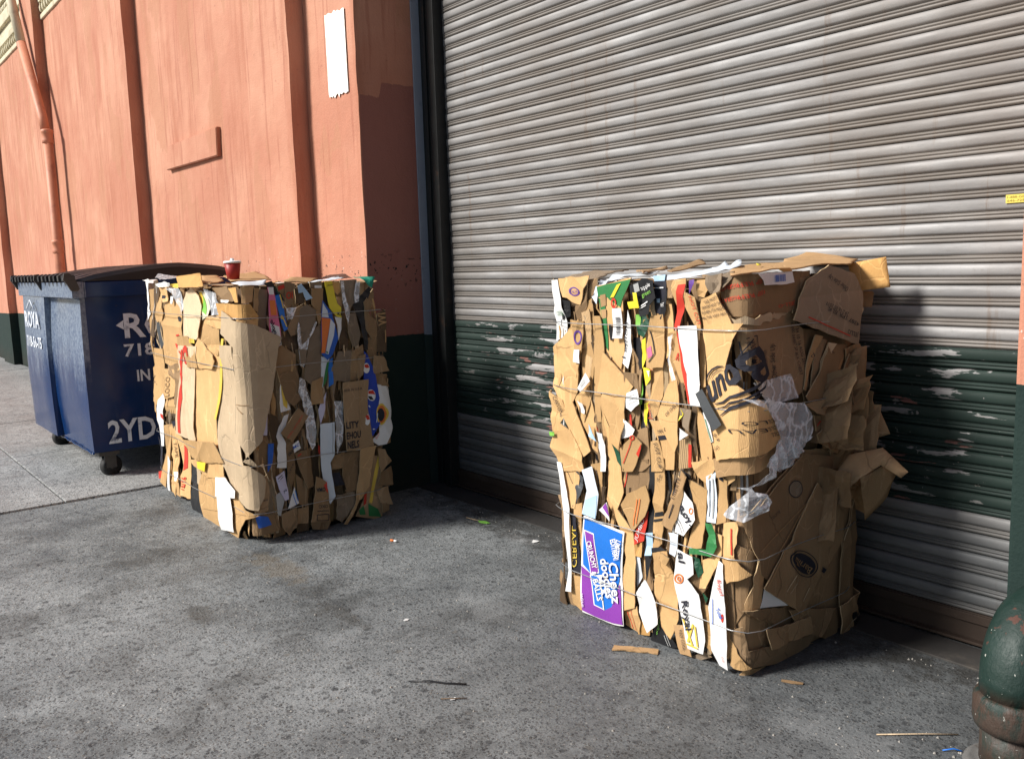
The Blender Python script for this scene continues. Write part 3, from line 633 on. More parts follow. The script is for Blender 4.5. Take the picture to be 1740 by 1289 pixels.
SHEETS={"R":[
{"c":"dark","l":1,"p":[[-0.996,1.367],[-0.952,1.374],[-0.937,1.207],[-0.946,1.106],[-0.986,1.046],[-0.97,1.184]]},
{"c":"white","l":2,"p":[[-0.95,1.371],[-0.907,1.374],[-0.895,1.272],[-0.873,1.203],[-0.878,1.146],[-0.937,1.122],[-0.934,1.208],[-0.953,1.286]],"q":[["T","COFFEE",[-0.923,1.226],[-0.886,1.23],[-0.924,1.243],"green"]],"n":"paper_sheet"},
{"c":"brown","l":2,"p":[[-0.973,1.047],[-0.927,1.108],[-0.87,1.082],[-0.861,0.868],[-0.95,0.785],[-0.972,0.915]]},
{"c":"tan","l":3,"p":[[-0.769,1.261],[-0.709,1.296],[-0.694,1.121],[-0.72,0.884],[-0.752,0.81],[-0.778,0.977]]},
{"c":"black","l":1,"p":[[-0.896,1.293],[-0.85,1.287],[-0.862,1.224],[-0.899,1.208]],"n":"plastic_film"},
{"c":"brown","l":3,"p":[[-0.815,1.26],[-0.722,1.37],[-0.734,1.269],[-0.786,1.192],[-0.809,1.205]]},
{"c":"brown","l":2,"p":[[-0.774,1.37],[-0.681,1.377],[-0.718,1.228],[-0.758,1.213],[-0.776,1.275]]},
{"c":"tan","l":5,"p":[[-0.889,1.378],[-0.707,1.388],[-0.722,1.354],[-0.764,1.276],[-0.865,1.305]],"q":[["E","purple",[-0.794,1.327],[-0.763,1.322],[-0.798,1.31],0.72],["T","DADA",[-0.819,1.32],[-0.769,1.321],[-0.82,1.333],"purple"]],"t":1,"lab":"tan box flap with a purple oval stamp"},
{"c":"tan","l":4,"p":[[-0.958,1.078],[-0.867,1.154],[-0.802,1.199],[-0.796,0.969],[-0.862,0.841],[-0.939,0.935],[-0.958,1.006]]},
{"c":"tan","l":5,"p":[[-0.854,1.17],[-0.788,1.214],[-0.777,1.117],[-0.79,0.928],[-0.855,0.829],[-0.87,1.013]]},
{"c":"tan","l":6,"p":[[-0.809,1.213],[-0.748,1.209],[-0.762,1.091],[-0.803,1.061]],"q":[["E","purple",[-0.78,1.145],[-0.758,1.146],[-0.781,1.116],0.7]]},
{"c":"white","l":7,"p":[[-0.797,1.097],[-0.766,1.098],[-0.766,1.043],[-0.801,1.048]],"n":"paper_sheet","t":1},
{"c":"ribbed","l":3,"p":[[-0.76,1.241],[-0.713,1.256],[-0.721,0.981],[-0.747,0.979],[-0.764,1.117]]},
{"c":"white","l":8,"p":[[-0.73,1.009],[-0.694,0.981],[-0.742,0.934],[-0.765,0.947]],"q":[["P","grey",[[-0.735,0.987],[-0.716,0.975],[-0.739,0.953],[-0.753,0.958]]]],"n":"paper_sheet"},
{"c":"tan","l":5,"p":[[-0.682,1.23],[-0.647,1.231],[-0.637,1.125],[-0.658,0.824],[-0.688,0.82],[-0.695,1.095]]},
{"c":"tan","l":3,"p":[[-0.656,1.123],[-0.545,1.109],[-0.542,1.023],[-0.565,0.995],[-0.648,1.056]]},
{"c":"tan","l":4,"p":[[-0.657,1.347],[-0.48,1.376],[-0.53,1.299],[-0.538,1.103],[-0.557,1.036],[-0.63,1.098],[-0.649,1.124]],"q":[["P","green",[[-0.66,1.345],[-0.606,1.356],[-0.48,1.374],[-0.487,1.36],[-0.516,1.319],[-0.53,1.299],[-0.544,1.27],[-0.598,1.298],[-0.611,1.308],[-0.654,1.307]]],["P","green",[[-0.654,1.304],[-0.621,1.291],[-0.621,1.098],[-0.637,1.124]]],["P","tan2",[[-0.644,1.314],[-0.614,1.319],[-0.615,1.275],[-0.645,1.268]]],["P","tan2",[[-0.645,1.258],[-0.617,1.262],[-0.621,1.228],[-0.644,1.223]]],["P","yellow",[[-0.551,1.354],[-0.528,1.36],[-0.57,1.308],[-0.59,1.305]]],["E","red",[-0.573,1.285],[-0.56,1.287],[-0.573,1.265],0.55],["E","black",[-0.6,1.173],[-0.59,1.173],[-0.6,1.14],0]],"n":"printed_carton","lab":"green and tan fruit carton with hand hole"},
{"c":"white","l":6,"p":[[-0.574,1.265],[-0.53,1.268],[-0.53,1.154],[-0.576,1.152]],"q":[["B","ink",[-0.559,1.166],[-0.558,1.234],[-0.539,1.167],22]],"n":"barcode_label"},
{"c":"black","l":7,"p":[[-0.469,1.352],[-0.408,1.377],[-0.357,1.37],[-0.347,1.309],[-0.376,1.284],[-0.385,1.249],[-0.428,1.239],[-0.44,1.276],[-0.469,1.326]],"q":[["P","grey",[[-0.451,1.355],[-0.427,1.362],[-0.424,1.333],[-0.447,1.325]]],["T","apple",[-0.413,1.334],[-0.365,1.351],[-0.422,1.348],"white"],["T","green",[-0.413,1.309],[-0.364,1.326],[-0.419,1.324],"lime"],["L","white",[-0.43,1.273],[-0.384,1.295],0.004],["L","white",[-0.427,1.267],[-0.393,1.282],0.003]],"n":"printed_pouch","lab":"black printed pouch"},
{"c":"yellow","l":9,"p":[[-0.476,1.292],[-0.443,1.296],[-0.449,1.327],[-0.428,1.326],[-0.421,1.271],[-0.47,1.267]],"n":"yellow_tab","a":0.002},
{"c":"white","l":5,"p":[[-0.492,1.262],[-0.484,1.223],[-0.495,1.106],[-0.514,1.04],[-0.543,1.058],[-0.512,1.184]],"q":[["T","Lemon",[-0.527,1.078],[-0.498,1.216],[-0.542,1.081],"ink"]],"n":"paper_sheet"},
{"c":"darkgreen","l":4,"p":[[-0.473,1.242],[-0.403,1.257],[-0.405,1.219],[-0.431,1.161],[-0.461,1.172]],"q":[["P","lime",[[-0.469,1.244],[-0.447,1.246],[-0.448,1.202],[-0.468,1.201]]]],"n":"plastic_film"},
{"c":"black","l":3,"p":[[-0.499,1.157],[-0.455,1.159],[-0.448,1.043],[-0.457,1.017],[-0.482,1.08]]},
{"c":"yellow","l":5,"p":[[-0.438,1.151],[-0.418,1.162],[-0.421,1.085],[-0.435,1.046],[-0.443,1.084]],"n":"paper_sheet"},
{"c":"yellow","l":5,"p":[[-0.435,1.052],[-0.401,1.048],[-0.397,1.01],[-0.419,0.983]],"q":[["P","white",[[-0.416,1.041],[-0.401,1.041],[-0.403,1.016]]]],"n":"paper_sheet"},
{"c":"yellow","l":4,"p":[[-0.43,0.916],[-0.407,0.925],[-0.417,0.833],[-0.433,0.85]],"n":"paper_sheet"},
{"c":"lime","l":3,"p":[[-0.466,1.023],[-0.45,1.017],[-0.439,0.914],[-0.454,0.906],[-0.458,0.965]],"n":"plastic_film"},
{"c":"black","l":2,"p":[[-0.46,1.003],[-0.412,0.994],[-0.42,0.718],[-0.451,0.66],[-0.466,0.844]]},
{"c":"ink","l":4,"p":[[-0.377,1.385],[-0.316,1.389],[-0.32,1.29],[-0.338,1.249],[-0.392,1.251],[-0.374,1.332]],"q":[["P","sky",[[-0.379,1.385],[-0.32,1.389],[-0.322,1.368],[-0.374,1.366]]],["L","white",[-0.37,1.342],[-0.325,1.344],0.004],["P","sky",[[-0.366,1.304],[-0.345,1.305],[-0.347,1.29],[-0.366,1.29]]]],"n":"printed_carton"},
{"c":"black","l":5,"p":[[-0.343,1.29],[-0.31,1.345],[-0.314,1.266],[-0.332,1.234],[-0.348,1.231]],"q":[["T","WHT",[-0.338,1.274],[-0.318,1.278],[-0.339,1.288],"white"]]},
{"c":"tan","l":5,"p":[[-0.39,1.239],[-0.332,1.247],[-0.338,1.059],[-0.409,1.054],[-0.416,1.137]],"q":[["P","pink",[[-0.413,1.121],[-0.395,1.133],[-0.386,1.099],[-0.404,1.085]]],["L","ink",[-0.395,1.188],[-0.375,1.107],0.004],["L","ink",[-0.375,1.107],[-0.4,1.074],0.004]],"lab":"tan carton with a pink diamond"},
{"c":"tan","l":3,"p":[[-0.422,1.052],[-0.35,1.057],[-0.347,0.949],[-0.373,0.883],[-0.408,0.852],[-0.415,0.943]],"q":[["T","NEW",[-0.401,1.008],[-0.401,1.047],[-0.414,1.007],"red"],["T","Juice",[-0.397,0.86],[-0.402,0.918],[-0.41,0.859],"red"]]},
{"c":"tan","l":3,"p":[[-0.348,1.283],[-0.295,1.284],[-0.296,1.142],[-0.329,1.09],[-0.345,1.139]]},
{"c":"brown","l":4,"p":[[-0.314,1.369],[-0.282,1.372],[-0.287,1.308],[-0.313,1.308]]},
{"c":"tan","l":5,"p":[[-0.278,1.369],[-0.224,1.375],[-0.224,1.304],[-0.252,1.219],[-0.28,1.199],[-0.267,1.279],[-0.284,1.339]],"q":[["P","red",[[-0.254,1.354],[-0.224,1.357],[-0.235,1.261],[-0.258,1.2],[-0.281,1.199],[-0.266,1.279]]]],"n":"printed_carton","lab":"carton with a bold red stripe"},
{"c":"pale","l":4,"p":[[-0.274,1.372],[-0.234,1.375],[-0.23,1.354],[-0.257,1.356]],"n":"paper_sheet"},
{"c":"brown","l":3,"p":[[-0.236,1.369],[-0.164,1.363],[-0.134,1.328],[-0.164,1.304],[-0.175,1.202],[-0.194,1.303]]},
{"c":"tan","l":6,"p":[[-0.218,1.328],[-0.176,1.31],[-0.154,1.205],[-0.177,1.21],[-0.222,1.28]],"q":[["T","NOT CUT",[-0.203,1.313],[-0.166,1.216],[-0.188,1.317],"red"]]},
{"c":"purple","l":7,"p":[[-0.191,1.37],[-0.17,1.373],[-0.17,1.358],[-0.197,1.322]],"n":"plastic_film"},
{"c":"tan","l":5,"p":[[-0.173,1.369],[-0.13,1.372],[-0.123,1.346],[-0.145,1.311],[-0.175,1.316]]},
{"c":"greybrown","l":6,"p":[[-0.132,1.381],[-0.06,1.392],[-0.067,1.335],[-0.103,1.323],[-0.117,1.352]],"a":0.012},
{"c":"tan","l":6,"p":[[-0.147,1.305],[-0.088,1.328],[-0.024,1.221],[-0.147,1.198],[-0.154,1.287]],"q":[["T","THE MOST",[-0.132,1.288],[-0.078,1.309],[-0.138,1.298],"ink"],["T","IMPORTANT TEA",[-0.143,1.27],[-0.061,1.292],[-0.147,1.28],"ink"],["T","WHEN ITS MADE",[-0.147,1.253],[-0.051,1.275],[-0.15,1.263],"ink"],["T","IN THE VERY BEST",[-0.147,1.236],[-0.04,1.258],[-0.148,1.245],"ink"]],"lab":"tan flap with lines of small black print"},
{"c":"film","l":5,"p":[[-0.316,1.167],[-0.292,1.18],[-0.309,1.093],[-0.269,1.021],[-0.285,1.014],[-0.317,1.086]],"n":"plastic_film"},
{"c":"tan","l":4,"p":[[-0.322,1.178],[-0.274,1.193],[-0.247,1.096],[-0.244,1.01],[-0.26,0.934],[-0.316,0.998]],"q":[["L","red",[-0.287,1.087],[-0.276,1.113],0.004],["L","red",[-0.276,1.113],[-0.275,1.085],0.004]]},
{"c":"red","l":5,"p":[[-0.268,1.2],[-0.255,1.17],[-0.236,1.061],[-0.201,0.938],[-0.221,0.939],[-0.253,1.059]],"a":0.002},
{"c":"white","l":7,"p":[[-0.246,1.211],[-0.16,1.217],[-0.161,1.008],[-0.149,0.942],[-0.191,0.935],[-0.225,1.063],[-0.242,1.147]],"n":"corrugated_white_sheet"},
{"c":"tan","l":5,"p":[[-0.171,1.18],[-0.153,1.18],[-0.146,1.007],[-0.164,1.0],[-0.172,1.066]]},
{"c":"brown","l":3,"p":[[-0.172,1.196],[-0.149,1.174],[-0.142,0.994],[-0.165,0.943],[-0.176,1.003]]},
{"c":"tan","l":6,"p":[[-0.354,0.881],[-0.304,1.0],[-0.263,1.016],[-0.252,0.937],[-0.261,0.792],[-0.281,0.757],[-0.322,0.815]],"q":[["T","OF ITALY",[-0.309,0.883],[-0.252,0.934],[-0.316,0.893],"ink"]]},
{"c":"tan","l":6,"p":[[-0.635,1.095],[-0.482,0.976],[-0.519,0.928],[-0.658,0.941]]},
{"c":"tan","l":7,"p":[[-0.622,0.94],[-0.507,0.933],[-0.508,0.871],[-0.547,0.738],[-0.615,0.858],[-0.634,0.91]]},
{"c":"brown","l":4,"p":[[-0.526,1.025],[-0.468,1.023],[-0.456,0.939],[-0.489,0.844],[-0.525,0.812]],"q":[["L","red",[-0.497,0.869],[-0.489,0.824],0.008]]},
{"c":"brown","l":3,"p":[[-0.499,1.131],[-0.448,1.03],[-0.46,0.846],[-0.496,0.775],[-0.512,0.906]]},
{"c":"white","l":7,"p":[[-0.502,0.95],[-0.445,0.972],[-0.431,0.919],[-0.477,0.884],[-0.508,0.897]],"q":[["L","grey",[-0.494,0.938],[-0.449,0.956],0.002],["L","grey",[-0.492,0.925],[-0.443,0.945],0.002],["L","grey",[-0.49,0.912],[-0.439,0.933],0.002]],"n":"paper_sheet","t":1},
{"c":"white","l":6,"p":[[-0.522,0.851],[-0.47,0.815],[-0.485,0.79],[-0.542,0.77]],"n":"paper_sheet","t":1},
{"c":"tan","l":4,"p":[[-0.962,0.911],[-0.877,0.883],[-0.86,0.834],[-0.896,0.787],[-0.833,0.758],[-0.935,0.737]],"q":[["T","CARTONE",[-0.93,0.892],[-0.895,0.812],[-0.908,0.9],"ink"]]},
{"c":"tan","l":5,"p":[[-0.876,0.826],[-0.806,0.884],[-0.716,0.697],[-0.772,0.66],[-0.806,0.72]]},
{"c":"tan","l":4,"p":[[-0.808,0.897],[-0.731,0.954],[-0.69,0.819],[-0.679,0.681],[-0.723,0.709]]},
{"c":"tan","l":6,"p":[[-0.93,0.748],[-0.833,0.767],[-0.764,0.67],[-0.756,0.608],[-0.893,0.585],[-0.944,0.679]]},
{"c":"lime","l":7,"p":[[-0.942,0.743],[-0.917,0.75],[-0.917,0.732],[-0.939,0.727]],"n":"plastic_film"},
{"c":"white","l":6,"p":[[-0.773,0.895],[-0.746,0.884],[-0.739,0.843],[-0.759,0.848]],"n":"paper_sheet"},
{"c":"sky","l":7,"p":[[-0.708,0.809],[-0.673,0.741],[-0.714,0.76]],"n":"paper_sheet"},
{"c":"brown","l":3,"p":[[-0.732,0.813],[-0.663,0.835],[-0.645,0.768],[-0.696,0.677],[-0.725,0.701]],"q":[["L","red",[-0.688,0.797],[-0.679,0.757],0.006]]},
{"c":"white","l":5,"p":[[-0.671,0.781],[-0.638,0.778],[-0.632,0.627],[-0.663,0.621],[-0.676,0.717]],"n":"foam_roll","a":0.01},
{"c":"tan","l":4,"p":[[-0.636,0.853],[-0.568,0.739],[-0.602,0.658],[-0.64,0.701]]},
{"c":"darkgreen","l":5,"p":[[-0.594,0.743],[-0.566,0.72],[-0.535,0.646],[-0.576,0.677]],"n":"plastic_film"},
{"c":"tan","l":6,"p":[[-0.554,0.729],[-0.476,0.794],[-0.431,0.767],[-0.488,0.652],[-0.542,0.643]],"q":[["L","red",[-0.537,0.674],[-0.485,0.773],0.004],["P","red",[[-0.467,0.722],[-0.431,0.769],[-0.436,0.747],[-0.455,0.711]]],["E","red",[-0.478,0.784],[-0.463,0.789],[-0.477,0.774],0.5]]},
{"c":"brown","l":4,"p":[[-0.489,0.804],[-0.419,0.826],[-0.412,0.689],[-0.456,0.655],[-0.492,0.649]]},
{"c":"tan","l":5,"p":[[-0.396,0.778],[-0.36,0.789],[-0.339,0.702],[-0.346,0.675],[-0.397,0.666]],"q":[["T","JUST CUP",[-0.38,0.777],[-0.359,0.682],[-0.366,0.782],"ink"]]},
{"c":"tan","l":4,"p":[[-0.401,0.854],[-0.325,0.863],[-0.285,0.754],[-0.294,0.689],[-0.336,0.682],[-0.368,0.787]],"q":[["P","ink",[[-0.364,0.804],[-0.322,0.813],[-0.322,0.797],[-0.361,0.788]]],["T","MADE",[-0.359,0.814],[-0.317,0.829],[-0.361,0.827],"ink"]]},
{"c":"greybrown","l":6,"p":[[-0.248,0.922],[-0.2,0.918],[-0.209,0.842],[-0.241,0.857]]},
{"c":"white","l":7,"p":[[-0.244,0.851],[-0.206,0.832],[-0.243,0.807]],"n":"paper_sheet"},
{"c":"yellow","l":6,"p":[[-0.243,0.919],[-0.231,0.902],[-0.25,0.875]],"n":"paper_sheet"},
{"c":"ribbed","l":5,"p":[[-0.256,0.804],[-0.214,0.816],[-0.206,0.711],[-0.264,0.7]],"q":[["P","red",[[-0.219,0.796],[-0.208,0.792],[-0.211,0.711],[-0.225,0.708]]]]},
{"c":"dark","l":3,"p":[[-0.212,0.927],[-0.189,0.928],[-0.194,0.754],[-0.215,0.801]]},  # dark gap between layers, drawn as a dark sheet
{"c":"tan","l":4,"p":[[-0.183,0.93],[-0.152,0.897],[-0.113,0.798],[-0.113,0.713],[-0.16,0.705],[-0.175,0.82]]},
{"c":"tan","l":3,"p":[[-0.287,0.753],[-0.267,0.794],[-0.196,0.767],[-0.165,0.703],[-0.284,0.683]]},
{"c":"white","l":9,"p":[[-0.127,0.923],[-0.108,0.922],[-0.085,0.827],[-0.095,0.822]],"q":[["L","green",[-0.116,0.903],[-0.09,0.826],0.003]],"n":"paper_sheet","a":0.001},
{"c":"slate","l":11,"p":[[-0.153,0.985],[-0.126,1.005],[-0.039,0.893],[-0.075,0.865]],"n":"grey_card","a":0.001,"lab":"dark grey card wedged under the wire"},
{"c":"brown","l":2,"p":[[-0.096,1.347],[-0.04,1.387],[0.312,1.388],[0.315,1.231],[-0.046,1.244],[-0.082,1.284]]},
{"c":"brown","l":3,"p":[[-0.091,1.346],[-0.034,1.386],[0.26,1.388],[0.25,1.337],[0.221,1.255],[-0.041,1.25],[-0.078,1.284]],"q":[["T","KEEP REFRIGERATED",[0.049,1.372],[-0.105,1.343],[0.053,1.358],"red"],["T","KEEP REFRIGERATED",[0.053,1.334],[-0.105,1.301],[0.057,1.321],"red"],["T","JELL-O",[0.216,1.288],[0.131,1.281],[0.217,1.276],"red"]],"n":"printed_carton"},
{"c":"greybrown","l":5,"p":[[-0.13,1.383],[-0.025,1.398],[-0.059,1.347],[-0.107,1.325],[-0.125,1.354]],"a":0.014},
{"c":"white","l":7,"p":[[0.013,1.388],[0.167,1.392],[0.18,1.354],[0.138,1.349],[0.028,1.35]],"q":[["B","blue",[0.075,1.358],[0.133,1.36],[0.073,1.381],14]],"n":"barcode_label","a":0.003},
{"c":"pale","l":4,"p":[[-0.036,1.245],[0.211,1.262],[0.213,1.244],[-0.029,1.217]],"t":2},
{"c":"brown2","l":3,"p":[[-0.03,1.216],[0.211,1.241],[0.297,1.184],[0.332,0.984],[0.227,0.953],[0.067,0.99],[-0.001,1.073]],"q":[["T","Other Side Up",[0.14,1.029],[0.125,1.149],[0.111,1.031],"ink"],["T","0402500028919900",[0.097,1.043],[0.079,1.133],[0.083,1.043],"ink"],["L","ink",[-0.002,1.176],[0.026,1.185],0.003],["L","ink",[0.026,1.185],[0.051,1.075],0.003],["L","ink",[0.051,1.075],[0.004,1.074],0.003],["T","WestRock",[0.035,1.09],[0.017,1.168],[0.011,1.091],"ink"],["L","ink",[-0.02,1.115],[0.015,1.175],0.003],["L","ink",[-0.009,1.106],[-0.018,1.167],0.003],["E","ink",[0.018,1.1],[0.026,1.101],[0.019,1.092],0],["T","07 34 10 16 AUG 2017",[0.237,1.215],[0.296,1.051],[0.255,1.217],"ink"],["T","43000 04487 SP BLK CHRRY",[0.214,1.217],[0.273,1.027],[0.23,1.217],"ink"],["T","JELL",[0.185,1.003],[0.14,0.993],[0.189,0.991],"ink"],["L","ink",[0.02,1.051],[0.058,1.051],0.003]],"n":"printed_carton","lab":"carton stamped with upright black print"},
{"c":"film","l":5,"p":[[0.009,1.03],[0.204,1.04],[0.248,0.952],[0.126,0.949],[0.067,0.956],[0.028,0.99]],"n":"sticky_tape","a":0.006},
{"c":"tan2","l":4,"p":[[0.028,1.019],[0.195,1.03],[0.216,0.979],[0.126,0.954],[0.057,0.98]],"a":0.008},
{"c":"brown2","l":4,"p":[[0.239,1.367],[0.306,1.368],[0.277,1.294],[0.243,1.259],[0.211,1.249],[0.22,1.32]],"t":1},
{"c":"greybrown","l":8,"p":[[0.248,1.353],[0.384,1.404],[0.53,1.369],[0.591,1.304],[0.587,1.113],[0.19,1.227],[0.224,1.297]],"q":[["T","Other Side Up",[0.498,1.322],[0.379,1.374],[0.487,1.308],"ink"],["T","29 2 16 05 2017",[0.501,1.233],[0.368,1.281],[0.495,1.221],"ink"],["T","4387 SPR BLK",[0.578,1.191],[0.377,1.262],[0.572,1.178],"ink"],["T","JELLO",[0.576,1.153],[0.505,1.174],[0.576,1.137],"ink"],["L","red",[0.266,1.232],[0.527,1.147],0.004]],"lab":"brown sheet with upside-down black print"},
{"c":"pale","l":4,"p":[[0.628,1.301],[0.74,1.297],[0.693,1.031],[0.636,1.075]]},
{"c":"brown","l":2,"p":[[0.295,1.19],[0.665,1.125],[0.667,0.899],[0.323,0.903],[0.277,1.069]]},
{"c":"tan2","l":4,"p":[[0.354,1.162],[0.398,1.153],[0.335,1.059],[0.3,0.97],[0.284,0.978],[0.313,1.079]]},
{"c":"brown2","l":5,"p":[[0.385,1.146],[0.429,1.138],[0.366,1.043],[0.336,0.964],[0.32,0.972],[0.344,1.063]]},
{"c":"pale","l":6,"p":[[0.416,1.13],[0.461,1.122],[0.397,1.026],[0.373,0.958],[0.357,0.966],[0.374,1.047]]},
{"c":"brown","l":4,"p":[[0.482,1.11],[0.528,1.101],[0.462,1.004],[0.445,0.945],[0.428,0.954],[0.439,1.026]]},
{"c":"tan2","l":5,"p":[[0.514,1.094],[0.561,1.085],[0.495,0.988],[0.484,0.939],[0.466,0.947],[0.471,1.009]]},
{"c":"brown","l":6,"p":[[0.547,1.078],[0.595,1.068],[0.528,0.971],[0.523,0.932],[0.505,0.941],[0.504,0.992]]},
{"c":"brown","l":7,"p":[[0.415,1.121],[0.557,1.112],[0.53,1.073],[0.441,1.0],[0.37,0.939],[0.322,0.907],[0.268,0.957],[0.352,1.028]],"q":[["T","d",[0.296,1.088],[0.318,1.092],[0.292,1.101],"ink"],["T","dr",[0.438,1.094],[0.461,1.086],[0.432,1.104],"ink"]]},
{"c":"brown2","l":5,"p":[[0.529,1.098],[0.635,1.108],[0.655,1.074],[0.622,0.973],[0.545,0.981],[0.554,1.044]]},
{"c":"brown2","l":8,"p":[[0.258,0.929],[0.42,0.94],[0.434,0.862],[0.323,0.889]],"q":[["L","red",[0.404,0.923],[0.408,0.884],0.004]]},
{"c":"brown","l":5,"p":[[0.334,0.879],[0.468,0.855],[0.47,0.81],[0.346,0.821]],"q":[["L","red",[0.346,0.84],[0.401,0.858],0.005]]},
{"c":"brown","l":3,"p":[[0.487,0.986],[0.729,0.92],[0.735,0.77],[0.519,0.696],[0.379,0.821]]},
{"c":"tan2","l":5,"p":[[0.522,0.958],[0.552,0.949],[0.514,0.855],[0.495,0.728],[0.46,0.733],[0.491,0.858]]},
{"c":"brown","l":6,"p":[[0.539,0.951],[0.568,0.943],[0.53,0.854],[0.511,0.74],[0.476,0.745],[0.507,0.857]]},
{"c":"pale","l":7,"p":[[0.555,0.945],[0.585,0.936],[0.547,0.853],[0.527,0.751],[0.492,0.757],[0.523,0.856]]},
{"c":"brown2","l":5,"p":[[0.608,0.932],[0.639,0.923],[0.6,0.844],[0.579,0.754],[0.543,0.76],[0.576,0.847]]},
{"c":"brown","l":6,"p":[[0.625,0.926],[0.656,0.917],[0.616,0.843],[0.595,0.766],[0.559,0.772],[0.592,0.846]]},
{"c":"brown2","l":6,"p":[[0.558,0.948],[0.661,0.916],[0.663,0.863],[0.582,0.768],[0.517,0.771],[0.549,0.858]]},
{"c":"brown","l":6,"p":[[0.336,0.811],[0.412,0.844],[0.458,0.806],[0.449,0.736],[0.37,0.774]]},
{"c":"brown2","l":7,"p":[[0.449,0.73],[0.684,0.808],[0.712,0.797],[0.567,0.696]]},
{"c":"film","l":10,"p":[[-0.007,0.983],[0.094,0.959],[0.215,0.941],[0.258,0.893],[0.28,0.841],[0.239,0.798],[0.198,0.768],[0.158,0.726],[0.098,0.718],[0.029,0.748],[0.067,0.801],[0.086,0.839],[0.037,0.923]],"n":"plastic_film","a":0.016,"lab":"crumpled clear plastic bag"},
{"c":"film","l":10,"p":[[0.083,0.846],[0.268,0.819],[0.198,0.767],[0.085,0.718],[-0.013,0.682],[0.05,0.636],[0.027,0.598],[-0.005,0.564],[-0.034,0.585],[-0.005,0.658],[0.022,0.73],[0.04,0.786]],"n":"plastic_film","a":0.014},
{"c":"tan","l":8,"p":[[-0.14,1.2],[-0.007,1.225],[-0.049,1.081],[0.013,0.977],[0.107,0.828],[-0.078,0.765],[-0.096,0.844],[-0.129,1.127]],"q":[["T","B",[0.015,1.151],[-0.024,1.109],[0.049,1.058],"ink","fat"],["T","o",[-0.024,1.104],[-0.056,1.068],[0.011,1.018],"ink","fat"],["T","u",[-0.06,1.066],[-0.086,1.038],[-0.028,0.982],"ink","fat"],["T","n",[-0.091,1.035],[-0.12,1.009],[-0.06,0.952],"ink","fat"],["C","ink",[[-0.12,1.032],[-0.114,1.054],[-0.099,1.071],[-0.078,1.082],[-0.053,1.085]],0.006],["C","ink",[[-0.107,1.034],[-0.096,1.055],[-0.078,1.068],[-0.056,1.074]],0.003],["C","ink",[[-0.081,0.956],[-0.049,0.965],[-0.017,0.989],[0.007,1.017],[0.024,1.045]],0.007],["C","ink",[[-0.07,0.942],[-0.038,0.952],[-0.003,0.982],[0.021,1.016],[0.031,1.037]],0.005],["C","ink",[[-0.056,0.92],[-0.024,0.945],[0.004,0.977],[0.016,0.998]],0.008],["T","ROLLO",[0.068,0.908],[-0.01,0.907],[0.072,0.894],"ink"],["T","ROULEAU",[0.084,0.885],[-0.024,0.88],[0.088,0.871],"ink"],["T","ROLL",[0.101,0.862],[0.038,0.861],[0.105,0.847],"ink"],["T","TO",[-0.083,0.81],[-0.063,0.817],[-0.082,0.798],"ink"],["T","53",[-0.086,0.851],[-0.067,0.83],[-0.078,0.858],"ink"]],"n":"printed_carton","lab":"tan carton with a large black oval logo"},
{"c":"tan2","l":6,"p":[[-0.097,0.763],[0.068,0.814],[0.105,0.754],[-0.084,0.699]]},
{"c":"brown","l":2,"p":[[-0.015,0.564],[0.32,0.746],[0.674,0.705],[0.869,0.563],[0.804,0.007],[0.521,-0.04],[0.003,0.056],[-0.039,0.363]]},
{"c":"brown","l":4,"p":[[-0.009,0.568],[0.299,0.738],[0.475,0.701],[0.616,0.518],[0.553,0.362],[0.386,0.227],[0.212,0.251],[0.038,0.368],[0.003,0.516]],"q":[["E","greybrown",[0.253,0.623],[0.296,0.618],[0.256,0.591],0.0],["E","ink",[0.253,0.623],[0.296,0.618],[0.256,0.591],0.9],["T","LOOLLE",[0.097,0.553],[0.148,0.568],[0.103,0.543],"ink"],["L","tan2",[0.026,0.447],[0.315,0.558],0.004],["L","tan2",[0.401,0.619],[0.128,0.416],0.005]],"lab":"large dark brown sheet across the lower side"},
{"c":"brown","l":6,"p":[[0.035,0.323],[0.235,0.481],[0.379,0.618],[0.539,0.475],[0.529,0.378],[0.363,0.237],[0.29,0.156]],"q":[["E","ink",[0.276,0.348],[0.352,0.301],[0.252,0.325],0],["E","ink",[0.276,0.348],[0.365,0.294],[0.245,0.316],0.93],["T","Barilla",[0.331,0.318],[0.213,0.392],[0.308,0.302],"tan2"],["P","ink",[[0.406,0.303],[0.429,0.288],[0.414,0.277],[0.394,0.289]]],["L","pale",[0.214,0.327],[0.162,0.276],0.004],["L","pale",[0.232,0.315],[0.185,0.262],0.003],["L","pale",[0.313,0.25],[0.277,0.208],0.004],["L","tan2",[0.378,0.622],[0.041,0.322],0.004]],"n":"printed_carton","lab":"carton panel with a black oval logo"},
{"c":"brown","l":5,"p":[[0.534,0.368],[0.671,0.586],[0.858,0.608],[0.895,0.481],[0.706,0.416],[0.741,0.257],[0.704,0.122],[0.55,0.108]],"q":[["L","pale",[0.541,0.374],[0.664,0.58],0.004],["L","pale",[0.534,0.368],[0.538,0.119],0.003]]},
{"c":"brown2","l":3,"p":[[0.473,0.738],[0.731,0.744],[0.851,0.678],[0.688,0.584],[0.619,0.562],[0.515,0.634]]},
{"c":"tan2","l":4,"p":[[-0.004,0.243],[0.028,0.453],[0.055,0.363],[0.041,0.233]],"t":1},
{"c":"white","l":5,"p":[[0.051,0.31],[0.191,0.215],[0.037,0.245]],"n":"paper_sheet","a":0.001},
{"c":"brown","l":3,"p":[[-0.042,0.49],[0.015,0.448],[-0.005,0.233],[-0.025,0.185],[-0.042,0.293]]},
{"c":"brown","l":4,"p":[[0.025,0.209],[-0.005,0.246],[0.195,0.204],[0.19,0.18],[0.155,0.15]],"t":1},
